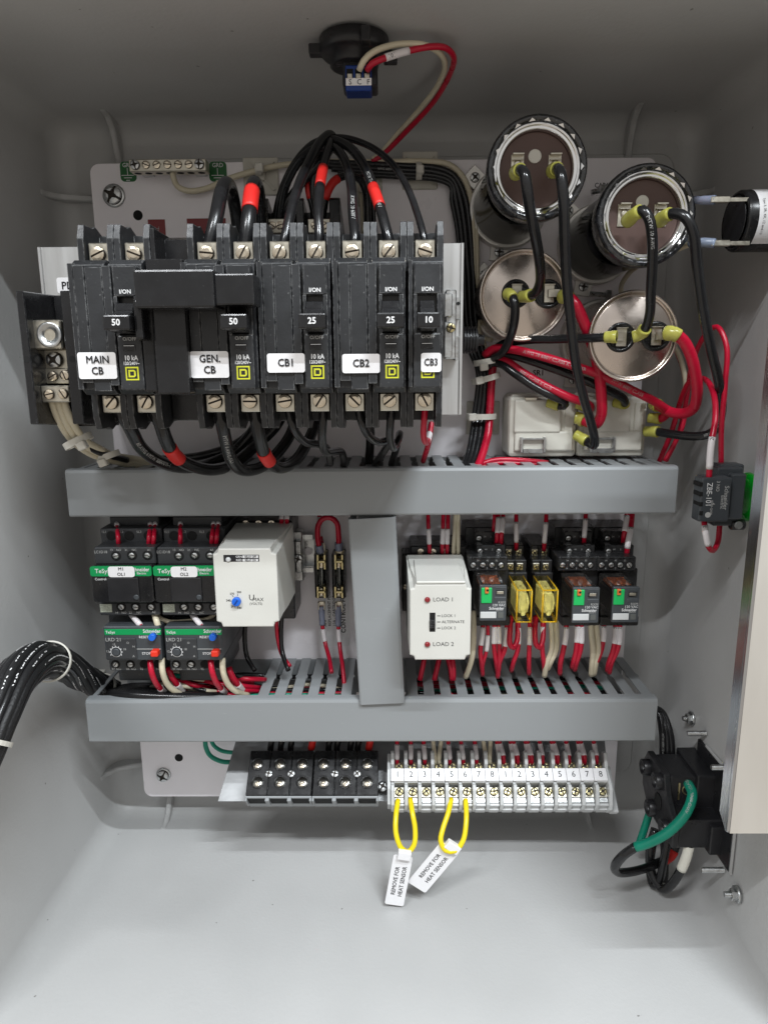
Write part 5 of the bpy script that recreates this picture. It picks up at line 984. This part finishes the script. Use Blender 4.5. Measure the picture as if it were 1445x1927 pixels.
bw('black wire with red tape leaning from the right CB2 lug into the arch', [(736, 478, 156), (731, 450, 156), (718, 400, 148), (703, 355, 134), (684, 310, 116), (655, 276, 98), (622, 264, 84), (585, 276, 68), (550, 318, 56), (528, 370, 50), (517, 425, 44)], 2.9, bands=((.15, .245, RB, 'tape_band'),), prints=((.3, 'MTW THHN 10 AWG 600V', 2.8, True),))
bw('thin black wire arching from the CB3 lug across to the left', [(801, 478, 156), (798, 450, 156), (786, 405, 148), (765, 350, 132), (735, 305, 114), (695, 275, 98), (650, 260, 84), (612, 262, 70), (575, 285, 58), (545, 330, 50), (532, 380, 46), (528, 425, 42)], 2.0)
bw('black wire with red tape curving in from the bundle to the block behind', [(604, 428, 44), (608, 400, 46), (615, 365, 48), (628, 342, 46), (650, 331, 40), (675, 336, 32), (688, 360, 25), (692, 420, 20), (694, 470, 18)], 2.6, bands=((.17, .34, RB, 'tape_band'),))
bw('black wire with red tape dropping behind the arch to the block', [(585, 300, 40), (579, 325, 44), (581, 360, 46), (589, 395, 46), (592, 425, 44)], 2.2, bands=((.28, .62, RB, 'tape_band'),))
# horizontal bundle along the panel top and down the right side
for i, (dz, r) in enumerate(((0, 2.2), (9, 2.3), (17, 2.2), (24, 1.8))):
    o = dz; nm = ('topmost', 'second', 'third', 'lowest')[i]
    bw('%s black wire of the bundle along the panel top, turning down at the capacitors' % nm, [(600+i*12, 305+o*.75, 8), (680, 308+o*.85, 8), (760, 312+o*.9, 8), (820, 316+o*.9, 8), (853-o*.2, 330+o*.85, 8), (874-o, 370+o*.3, 8), (884-o, 430, 9), (890-o, 520, 10), (896-o, 610, 13), (908-o, 660, 18), (918-o*.8, 700, 22), (916-o, 780, 24), (905-o, 850, 40), (893-o, 884, 52)], r, prints=((.12, 'AWG 600V MTW', 2.2),) if i == 1 else ())
wire('beige wire from the ground bar running above the black bundle to the capacitors', [(325, 316, 16), (326, 330, 14), (334, 350, 10), (353, 359, 8), (385, 356, 7), (430, 337, 8), (475, 323, 9), (530, 311, 8), (620, 305, 7), (720, 305, 7), (800, 304, 8), (845, 310, 8), (872, 335, 8), (887, 380, 8), (891, 450, 9), (893, 540, 10), (898, 610, 12), (912, 655, 16)], 2.1, 'wbei')
wire('second beige wire hugging the left silver capacitor on its way down', [(895, 372, 8), (897, 450, 9), (899, 540, 10), (900, 600, 12), (904, 632, 18), (925, 640, 26)], 1.7, 'wbei')
for i in range(2): wire('black wire hanging behind the CB2 lugs, %s of two' % ('left', 'right')[i], [(686+i*9, 345, 12), (692+i*9, 380, 12), (696+i*8, 430, 12), (697+i*8, 500, 12)], 1.8, 'wblk')
wire('beige wire hanging behind the CB2 lugs', [(676, 340, 14), (680, 380, 14), (683, 440, 14)], 1.3, 'wbei')
# ================================================================== breaker bottom wires
bw('thick black printed wire sweeping from the left MAIN lug into the upper duct', [(216, 760, 156), (230, 778, 156), (246, 806, 150), (266, 842, 134), (300, 868, 112), (345, 880, 88), (395, 872, 62), (440, 850, 50), (478, 808, 46), (500, 760, 46)], 4.0, prints=((.15, '60 AWG 6 MTW THHN', 3.6), (.3, '600V VW-1', 3.6)))
bw('thick black wire with red tape sweeping from the right MAIN lug', [(284, 760, 156), (300, 790, 154), (312, 825, 146), (328, 855, 132), (360, 876, 110), (400, 884, 92), (440, 872, 70), (480, 840, 54), (520, 800, 48), (540, 760, 46)], 4.1, bands=((.19, .29, RB, 'tape_band'),))
bw('thick black wire diving from the left GEN lug past the upper duct front', [(411, 760, 156), (416, 785, 156), (424, 825, 146), (434, 862, 130), (455, 884, 112), (490, 880, 92), (520, 855, 72), (548, 815, 56), (560, 770, 50)], 3.9, prints=((.12, 'MTW 6 AWG (UL)', 3.4, False),))
bw('thick black wire with red tape diving from the right GEN lug', [(478, 760, 156), (482, 785, 156), (489, 825, 148), (501, 860, 134), (525, 880, 114), (555, 868, 92), (580, 830, 70), (597, 785, 56), (600, 740, 50)], 3.9, bands=((.23, .32, RB, 'tape_band'),))
bw('black wire under the left CB1 lug bending right toward its neighbour', [(540, 762, 156), (546, 785, 156), (556, 812, 150), (575, 832, 138), (600, 836, 124), (616, 845, 106), (622, 872, 80)], 2.4)
bw('black wire under the right CB1 lug curling right into the upper duct', [(608, 762, 156), (608, 790, 154), (606, 825, 146), (612, 850, 132), (628, 850, 114), (642, 850, 96), (647, 866, 80), (646, 884, 66)], 2.5)
bw('black wire under the left CB2 lug bending right toward its neighbour', [(672, 762, 156), (678, 785, 156), (690, 815, 148), (712, 832, 132), (732, 828, 116), (722, 850, 90), (705, 874, 60)], 2.4)
bw('black wire under the right CB2 lug hooking up and back down', [(738, 762, 156), (735, 790, 154), (734, 825, 144), (741, 843, 132), (750, 826, 118), (752, 816, 104), (745, 845, 84), (736, 874, 62)], 2.4)
wire('red wire under the CB3 lug hooking up then down into the upper duct', [(800, 762, 156), (798, 790, 154), (797, 820, 144), (802, 833, 132), (808, 815, 116), (811, 798, 104), (806, 835, 84), (796, 868, 62)], 1.9, 'wred', bands=((.36, .44, 'sleeve', 'number_sleeve', ''),))
for i in range(2): bw('black wire crossing low behind the GEN wires, %s' % ('upper' if i else 'lower'), [(300, 872-i*6, 50), (380, 866-i*8, 48), (450, 845-i*12, 46), (500, 800-i*18, 44), (512, 760, 44)], 3.4)
bw('black wire standing behind the CB2 lugs down to the upper duct', [(694, 770, 60), (697, 820, 56), (694, 874, 50)], 3.2)
# beige neutrals from the left power block
for i, nm in enumerate(('leftmost', 'middle', 'rightmost')):
    o = i*11; wire('%s beige wire sweeping from the left power block into the upper duct' % nm, [(98+o, 752, 136), (104+o, 772, 134), (116+o*1.1, 800, 124), (140+o, 832-o*.15, 104), (175+o*.7, 856-o*.5, 84), (215, 868-o*.5, 66), (262, 878-o*.6, 50), (330, 882, 40)], 2.3, 'wbei')
bw('black wire tucked between the beige wires under the left power block', [(112, 752, 130), (120, 780, 122), (140, 815, 108), (180, 848, 88), (240, 866, 60)], 2.2)
tie(148, 830, 110, 9, 7, math.radians(25), 'nylon tie around the beige wires nearest the left power block', (8, 8), dep=7); tie(205, 858, 76, 7, 7, math.radians(20), 'nylon tie round the beige wires at the upper duct edge', (-10, 12), dep=7)
# ================================================================== capacitor wiring
yc = 'crimp'
def cw(label, pts, r, m_='wblk', ends=((0, .06, yc),), prints=()): return wire(label, pts, r, m_, ends=ends, prints=prints, n=12)
cw('black wire from the left tab of the tall left capacitor down to the silver one', [(970, 326, 117), (979, 320, 126), (987, 328, 132), (992, 360, 132), (998, 400, 128), (1008, 450, 118), (1015, 495, 104), (1016, 530, 88), (1006, 552, 76), (988, 558, 66), (980, 558, 62)], 3.2, ends=((0, .07, yc), (.91, 1, yc)))
cw('long black wire from the right tab of the tall left capacitor to a start relay', [(1040, 322, 117), (1049, 318, 126), (1055, 330, 132), (1060, 380, 132), (1062, 450, 124), (1066, 530, 112), (1074, 610, 100), (1084, 690, 88), (1098, 750, 78), (1110, 790, 70), (1118, 826, 62), (1117, 838, 56), (1106, 832, 50), (1086, 820, 44), (1082, 818, 43)], 3.2, ends=((0, .035, yc), (.955, 1, yc)))
cw('black wire hooking from the left silver capacitor down into the strapped bundle', [(955, 553, 66), (962, 556, 72), (968, 570, 76), (968, 600, 74), (958, 640, 62), (943, 665, 48), (928, 674, 38), (918, 690, 32)], 3.0, ends=((0, .12, yc),))
cw('fat red wire from the left silver capacitor bending down to a start relay', [(1058, 558, 66), (1070, 560, 72), (1082, 572, 76), (1098, 606, 74), (1114, 650, 70), (1126, 700, 66), (1131, 745, 62), (1131, 780, 58), (1122, 798, 54), (1108, 796, 50), (1088, 787, 44), (1082, 786, 43)], 3.7, 'wred', ends=((0, .06, yc), (.94, 1, yc)))
cw('black wire from the left tab of the tall right capacitor to the silver one', [(1180, 416, 113), (1196, 402, 124), (1208, 396, 128), (1220, 410, 130), (1226, 440, 128), (1227, 490, 120), (1224, 545, 110), (1222, 590, 100), (1215, 615, 94), (1203, 630, 88), (1190, 634, 86)], 3.1, ends=((0, .14, yc), (.90, 1, yc)), prints=((.2, 'MTW 10 AWG', 2.8),))
cw('long black wire from the tall right capacitor arching right and down to a relay', [(1240, 416, 113), (1256, 404, 122), (1272, 402, 126), (1290, 410, 130), (1304, 440, 130), (1311, 500, 124), (1322, 580, 116), (1338, 660, 108), (1352, 720, 100), (1357, 765, 92), (1350, 800, 84), (1335, 816, 76), (1310, 821, 70), (1270, 818, 60), (1232, 812, 48), (1214, 812, 42)], 3.1, ends=((0, .05, yc), (.955, 1, yc)), prints=((.66, '10/18/07/19', 3.0), (.8, '600V 10 AWG', 2.6, True)))
cw('black wire from the right silver capacitor running left to the strapped bundle', [(1160, 634, 90), (1148, 634, 88), (1110, 636, 80), (1050, 638, 64), (990, 640, 50), (945, 648, 40), (925, 665, 34), (915, 690, 30)], 3.0, ends=((0, .07, yc),))
cw('fat red wire curving from the right silver capacitor down to a start relay', [(1254, 627, 90), (1268, 628, 94), (1284, 640, 94), (1299, 668, 92), (1308, 705, 88), (1311, 740, 82), (1304, 768, 74), (1286, 778, 66), (1262, 776, 58), (1240, 764, 48), (1228, 760, 42)], 3.7, 'wred', ends=((0, .08, yc), (.95, 1, yc)))
cw('red printed wire slanting from the bundle across to the right start relay', [(912, 668, 34), (930, 656, 40), (960, 657, 48), (1010, 668, 58), (1070, 686, 64), (1130, 706, 66), (1190, 735, 64), (1235, 758, 60), (1254, 774, 54), (1245, 787, 48), (1220, 786, 42)], 3.0, 'wred', ends=((.95, 1, yc),), prints=((.2, 'AWG 10 600V CLASS K CL-7 SR', 3.2), (.58, 'MTW 600V CLASS', 3.2)))
cw('black wire slanting from the bundle to the top tab of the right relay', [(912, 672, 30), (935, 664, 36), (975, 672, 44), (1030, 690, 52), (1090, 712, 56), (1145, 735, 56), (1172, 750, 52), (1174, 760, 46), (1156, 757, 40)], 3.0, ends=((.93, 1, yc),))
cw('black wire slanting from the bundle to the top tab of the left relay', [(914, 684, 30), (940, 684, 38), (970, 704, 46), (1005, 728, 50), (1040, 746, 52), (1062, 756, 50), (1060, 764, 46), (1030, 757, 40)], 3.0, ends=((.90, 1, yc),))
cw('red printed wire slanting from the bundle to between the two start relays', [(914, 676, 30), (945, 676, 38), (985, 702, 46), (1030, 728, 52), (1072, 748, 54), (1104, 760, 52), (1112, 768, 48), (1086, 760, 42)], 3.0, 'wred', ends=((.93, 1, yc),), prints=((.3, '600V CLASS K CL-5', 3.0),))
wire('red wire strapped beside the black bundle, dropping into the upper duct', [(930, 668, 24), (926, 700, 24), (922, 760, 26), (918, 815, 34), (905, 862, 48), (896, 884, 56)], 3.0, 'wred')
for i in range(2): wire('red wire lying at the upper duct under the left start relay, %s' % ('upper' if i else 'lower'), [(900, 880-i*5, 50), (930, 872-i*6, 46), (975, 872-i*6, 44), (1030, 876-i*5, 42)], 2.0, 'wred')
tie(916, 680, 30, 9, 10, math.radians(10), 'nylon tie at the bend of the bundle below the left silver capacitor', (-6, 10), dep=9); tie(914, 712, 26, 10, 10, math.radians(15), 'nylon tie just below the bundle bend', (-12, 4), dep=9); tie(905, 783, 26, 10.5, 9, 0, 'nylon tie strapping the bundle to the square mount', (-16, 2), dep=9)
tie(788, 322, 9, 5, 7, math.pi/2, 'nylon tie strapping the top bundle to the centre mount', (2, -2), dep=5); tie(487, 318, 9, 3, 6, math.pi/2, 'nylon tie holding the beige wire to the left mount', (2, -2), dep=4); tie(697, 358, 14, 7, 8, 0, 'white nylon tie on the wires behind the CB2 lugs', (10, 0), dep=6)
# ================================================================== wires between the upper duct and the middle row
SL = 'sleeve'; NS = 'number_sleeve'
def drop_wire(px, y1, d, s0, s1, txt_, label, dx=0, m_='wred', r=1.6, y0=958):
    b = ((s0, s1, SL, NS, txt_),) if s1 else ()
    wire(label, [(px+dx, y0, 36), (px+dx*.7, y0+(y1-y0)*.4, (36+d)/2+2), (px+dx*.2, y0+(y1-y0)*.75, d+2), (px, y1, d-1)], r, m_, bands=b)
drop_wire(224, 1030, 76, .10, .52, '105', 'red wire with 105 sleeve above the left terminal of the M1 contactor', -5)
drop_wire(280, 1030, 76, .10, .50, '111', 'left of two red wires entering the M1 contactor at its right', 5); drop_wire(289, 1030, 77, .10, .50, '111', 'right of two red wires entering the M1 contactor at its right', 5)
drop_wire(340, 1028, 76, .10, .50, '105', 'red wire with 105 sleeve above the left terminal of the M2 contactor', 0)
drop_wire(398, 1028, 76, .10, .50, '117', 'left of two red wires entering the M2 contactor at its right', 6); drop_wire(407, 1028, 77, .10, .50, '117', 'right of two red wires entering the M2 contactor at its right', 6)
drop_wire(530, 985, 42, .3, .7, '', 'left sleeved red wire above the UMAX relay', 0, y0=955); drop_wire(540, 985, 42, .3, .7, '', 'right sleeved red wire above the UMAX relay', 0, y0=955)
drop_wire(808, 1040, 42, .44, .76, '104', 'red wire with 104 sleeve above the LOAD relay', -3); drop_wire(832, 1040, 42, .44, .76, '103', 'left red wire with 103 sleeve above the LOAD relay', 2); drop_wire(841, 1040, 42, .44, .76, '103', 'right red wire with 103 sleeve above the LOAD relay', 2)
drop_wire(853, 1042, 42, 0, 0, '', 'left beige wire entering the LOAD relay socket', 4, 'wbei'); drop_wire(862, 1042, 42, 0, 0, '', 'right beige wire entering the LOAD relay socket', 0, 'wbei')
drop_wire(934, 1026, 50, .25, .68, '104', 'left red wire with 104 sleeve entering the leftmost stepped socket', 4); drop_wire(942, 1026, 51, .25, .68, '104', 'right red wire with 104 sleeve entering the leftmost stepped socket', 5)
drop_wire(929, 1002, 40, 0, 0, '', 'short red wire behind the pair above the leftmost stepped socket', 2)
drop_wire(971, 1034, 44, .32, .78, '207', 'red sleeved wire above the left yellow relay', 0); drop_wire(1023, 1036, 44, .32, .78, '204', 'red sleeved wire above the right yellow relay', 5)
drop_wire(1098, 1026, 46, .28, .76, '205', 'red wire with 205 sleeve above the middle grey relay', 4); drop_wire(1172, 1024, 46, .2, .64, '204', 'left red sleeved wire above the rightmost grey relay', 8, r=1.9); drop_wire(1178, 1049, 54, .4, .80, '206', 'right red wire with 206 sleeve above the rightmost grey relay', 12, r=1.9)
# ================================================================== wires below the middle row
def up(p, s0, s1, txt_, label, m_='wred', r=1.65):
    wire(label, p, r, m_, bands=((s0, s1, SL, NS, txt_),) if s1 else ())
def lower(px, bx, by, label, s=(.12, .40), tx='105', m_='wred', y0=1166, d=58, r=1.75, bow=0): up([(px, y0, d), (px+bow*.3, 1192, d+4), (px+bow+(bx-px)*.35, 1222, d+8), (bx-(bx-px)*.15+bow*.5, 1246, d+6), (bx, by, 58)], s[0], s[1], tx, label, m_, r)
lower(909, 908, 1270, 'red wire with 100 sleeve, first below the leftmost grey relay', tx='100', bow=-5); lower(917, 907, 1262, 'red wire with 100 sleeve, second below the leftmost grey relay', s=(.26, .52), tx='100', bow=2, r=1.4)
lower(930, 935, 1262, 'left red wire with 105 sleeve below the leftmost grey relay', bow=-2); lower(937, 938, 1262, 'right red wire with 105 sleeve below the leftmost grey relay', bow=2); lower(953, 936, 1274, 'red sleeved wire bending left below the gap before the left yellow relay', tx='201', bow=2, r=1.9)
lower(974, 962, 1262, 'red wire with 102 sleeve below the left yellow relay', tx='102', bow=4, s=(.14, .4)); lower(997, 995, 1268, 'red sleeved wire between the two yellow relays', tx='202', bow=-1); lower(1021, 1024, 1262, 'red wire with 102 sleeve below the right yellow relay', tx='102', bow=-2)
up([(961, 1160, 56), (959, 1190, 64), (959, 1212, 68), (965, 1219, 68), (972, 1208, 66), (974, 1170, 58)], 0, 0, '', 'red wire hanging in a U under the left yellow relay', r=2.0); up([(1008, 1160, 56), (1006, 1190, 64), (1008, 1212, 68), (1014, 1219, 68), (1020, 1208, 66), (1022, 1172, 58)], 0, 0, '', 'red wire hanging in a U under the right yellow relay', r=2.0)
lower(1036, 1024, 1272, 'left beige wire curving down below the right yellow relay', (0, 0), '', 'wbei', bow=6, r=2.1); lower(1045, 1030, 1258, 'right beige wire curving down below the right yellow relay', (0, 0), '', 'wbei', bow=6, r=2.1)
lower(1065, 1053, 1268, 'red sleeved wire below the left side of the middle grey relay', tx='203', bow=-1, r=1.9); lower(1085, 1076, 1256, 'left red wire with 102 sleeve below the middle grey relay', tx='102', bow=2, r=1.9); lower(1093, 1081, 1260, 'right red wire with 102 sleeve below the middle grey relay', tx='102', bow=3, r=1.9)
lower(1111, 1112, 1270, 'left beige wire between the middle and rightmost grey relays', (0, 0), '', 'wbei', bow=4, r=2.2); lower(1121, 1117, 1268, 'right beige wire between the middle and rightmost grey relays', (0, 0), '', 'wbei', bow=6, r=2.2)
lower(1135, 1118, 1250, 'red sleeved wire left below the rightmost grey relay', tx='204', bow=2, r=1.9); lower(1157, 1142, 1262, 'middle red sleeved wire below the rightmost grey relay', tx='207', bow=2, r=1.9); lower(1165, 1146, 1266, 'rightmost red sleeved wire below the rightmost grey relay', tx='207', bow=3, r=1.9)
up([(890, 1150, 60), (891, 1190, 68), (889, 1230, 68), (884, 1252, 64), (876, 1274, 58)], 0, 0, '', 'beige wire dropping between the LOAD relay and the leftmost grey relay', 'wbei', 2.1)
for i, (a_, b_) in enumerate(((800, 790), (828, 817), (845, 850), (853, 853))): up([(a_, 1222, 42), (a_-2, 1240, 46), ((a_+b_)/2, 1256, 50), (b_, 1280, 52)], 0, 0, '', 'red wire, number %s from the left, coming from under the LOAD relay' % ('one', 'two', 'three', 'four')[i], r=2.0)
wire('black wire dropping from the left underside of the UMAX relay', [(462, 1165, 36), (461, 1205, 38), (465, 1235, 42), (480, 1262, 50)], 1.9, 'wblk'); wire('black wire dropping from the right underside of the UMAX relay', [(531, 1150, 36), (529, 1190, 38), (531, 1225, 42), (543, 1262, 52)], 1.9, 'wblk'); wire('red wire hugging the black wire under the right of the UMAX relay', [(520, 1160, 36), (522, 1195, 38), (530, 1230, 42), (546, 1254, 50)], 1.6, 'wred')
# contactor to overload links
for dx in (0, 114):
    w_ = ('M1', 'M2')[dx > 0]
    wire('sleeved red wire between the %s contactor and its overload relay' % w_, [(248+dx, 1157, 74), (255+dx, 1165, 82), (264+dx, 1176, 84), (270+dx, 1184, 80)], 1.8, 'wred', bands=((.0, .86, SL, NS, '108'),))
    wire('red wire dropping from under the red button of the %s overload relay' % w_, [(283+dx, 1242, 82), (285+dx, 1262, 86), (293+dx, 1284, 82), (305+dx, 1298, 70), (312+dx, 1306, 58)], 2.1, 'wred', bands=((.62, .88, SL, NS, '111'),))
    wire('beige wire dropping from the right end of the %s overload relay' % w_, [(305+dx, 1238, 82), (306+dx, 1262, 84), (316+dx, 1288, 78), (336+dx, 1304, 68), (352+dx, 1308, 58), (380+dx*.6, 1306, 50)], 2.2, 'wbei')
    wire('sleeved red wire lower right of the %s overload relay' % w_, [(317+dx, 1256, 66), (322+dx, 1270, 68), (332+dx, 1286, 66), (344+dx, 1299, 58), (356+dx, 1304, 50)], 2.3, 'wred', bands=((.42, .74, SL, NS, '111'),))
wire('beige wire sagging between the M1 and M2 contactors', [(296, 1152, 70), (303, 1164, 76), (322, 1170, 76), (360, 1168, 74), (392, 1164, 72), (408, 1152, 66)], 1.7, 'wbei'); wire('short beige wire left of the sagging one under the M1 contactor', [(291, 1155, 78), (295, 1168, 84), (299, 1182, 84)], 2.2, 'wbei')
it = []
for i in range(9): it.append(([W(205, 1300+i*.8, 20+i*6), W(250, 1292+i*2, 18+i*7), W(330, 1294+i*2.2, 16+i*7.2), W(420, 1296+i*2, 14+i*7)], 3.4, 'wblk'))
rnd = random.Random(4)
for i in range(16):
    x_ = rnd.uniform(330, 450); y_ = rnd.uniform(1268, 1304); it.append(([W(x_-50, y_+rnd.uniform(0, 10), 40), W(x_-18, y_-rnd.uniform(0, 8), 54), W(x_+15, y_+rnd.uniform(-4, 6), 60), W(x_+50, y_+rnd.uniform(0, 12), 48)], 1.9, ('wred', 'wred', 'wbei', 'wred', 'wblk', 'wgrn')[i % 6]))
mass('duct_wires', 'heap of black, red and beige wires in the open left end of the lower duct', it)
# ================================================================== wires into the terminal row
def tw(px, label, m_='wred', dx=0, tx='', s=(.35, .78)):
    p1 = FT.w(FT.W(px, 1437, 17)); p0 = F0.W(px-dx, 1384, 46); p2 = F0.W(px-dx*.6, 1402, 44); p3 = FT.w(FT.W(px, 1424, 24))
    wire(label, [p0, p2, p3, p1], 1.75, m_, bands=((s[0], s[1], SL, NS, tx),) if m_ == 'wred' else (), raw=True)
cnt = 0
for px, dx, n_ in ((747, 0, 'left terminal 1'), (773, 0, 'left terminal 2'), (799, 3, 'left terminal 3'), (846, 4, 'left terminal 5'), (871, 5, 'left terminal 6'), (896, 4, 'left terminal 7')): tw(px, 'red sleeved wire entering %s from above' % n_.replace('1', 'one').replace('2', 'two').replace('3', 'three').replace('5', 'five').replace('6', 'six').replace('7', 'seven'), dx=dx, tx='20%d' % (cnt+1)); cnt += 1
for px, dx, n_ in ((818, 4, 'left beige wire entering terminal four of the left group'), (826, -5, 'right beige wire entering terminal four of the left group'), (914, 6, 'left beige wire entering terminal eight of the left group'), (921, -2, 'right beige wire entering terminal eight of the left group')): tw(px, n_, 'wbei', dx=dx)
for i, (k_, a_) in enumerate(((0, (-4, 3)), (1, (-4, 4)), (2, (-1, 5)), (3, (0,)), (4, (-3, 3)), (5, (-1,)), (6, (-4, 3)), (7, (0,)))):
    for j, o_ in enumerate(a_): px = 950+25.4*k_+o_-6; tw(px, '%sred sleeved wire entering terminal %s of the right group' % (('left ', 'right ')[j] if len(a_) > 1 else '', NUM[k_]), dx=7+j*3, s=(.3, .7))
for i, (px, bt) in enumerate(((508, 0), (527, 0), (546, 0), (585, 1), (617, 0), (633, 0), (658, 0), (672, 0), (693, 1))):
    p1 = FT.w(FT.W(px-2 if bt else px, 1424, 14)); p0 = F0.W(px+6, 1384, 44); p2 = F0.W(px+2, 1402, 44)
    wire('black wire number %s from the left entering the black terminal blocks from above' % ('one', 'two', 'three', 'four', 'five', 'six', 'seven', 'eight', 'nine')[i], [p0, p2, p1], 2.6, 'wblk', bands=((.15, .62, RB, 'tape_band'),) if bt else (), raw=True)
wire('outer green wire curving under the lower duct at left', [(388, 1385, 20), (387, 1402, 20), (396, 1422, 19), (418, 1433, 18), (445, 1434, 16)], 2.0, 'wgrn'); wire('inner green wire curving under the lower duct at left', [(396, 1385, 22), (402, 1402, 21), (418, 1413, 19), (448, 1417, 17)], 1.7, 'wgrn')
# yellow jumpers with tags
def P_(px, py, w_): return FT.w(FT.W(px, py, w_))
def jump(pts, a_, b_, label): wire(label, [P_(a_[0], a_[1], 15)]+[F0.W(*p) for p in pts]+[P_(b_[0], b_[1], 15)], 2.0, 'wyel', raw=True, n=12)
jump([(745, 1535, 82), (745, 1568, 90), (755, 1596, 94), (768, 1603, 94), (779, 1590, 93), (781, 1560, 88), (776, 1530, 82)], (749, 1505), (772, 1503), 'yellow jumper looping from left terminal one to two')
jump([(843, 1530, 80), (833, 1560, 88), (829, 1582, 93), (838, 1600, 95), (856, 1601, 95), (871, 1582, 92), (877, 1545, 84)], (849, 1503), (876, 1504), 'yellow jumper looping from left terminal five to six')
def tag(cx, cy, ang, wpx, hpx, d, label):
    c = W(cx, cy, d); s_ = 1/((W(cx+50, cy, d).x-W(cx-50, cy, d).x)/100); w_, h_ = wpx/s_/2, hpx/s_/2; R = Matrix.Rotation(ang, 3, 'Y')
    t = thing('paper_tag', label, 'tag', c, 'white REMOVE FOR HEAT SENSOR tags'); bm = bmn(); prism(bm, rrect(-w_, w_, -h_, h_, 1.6), -.15, .15); bmesh.ops.rotate(bm, verts=bm.verts[:], cent=(0, 0, 0), matrix=R); bmesh.ops.translate(bm, verts=bm.verts[:], vec=c); p_ = part('card', bm, 'white', t)
    bm = bmn(); box(bm, -w_*.62, w_*.75, -3.6, .9, h_-1.5, h_+5.2, .6, 2); bmesh.ops.rotate(bm, verts=bm.verts[:], cent=(0, 0, 0), matrix=R); bmesh.ops.translate(bm, verts=bm.verts[:], vec=c); part('folded_top', bm, 'white', t)
    for s2, o_ in (('REMOVE FOR', -w_*.34), ('HEAT SENSOR', w_*.40)):
        q = c+R @ V((o_, -.3, -h_*.02)); txt(s2, 4.5, q, p_, 'ink', rot=math.pi/2+ang*-1, bold=.012, xs=.92)
tag(750, 1657, math.radians(9.5), 36, 108, 96, 'paper tag hanging nearly upright on the left yellow jumper'); tag(815, 1632, math.radians(36), 42, 108, 93, 'paper tag hanging at a slant on the right yellow jumper')
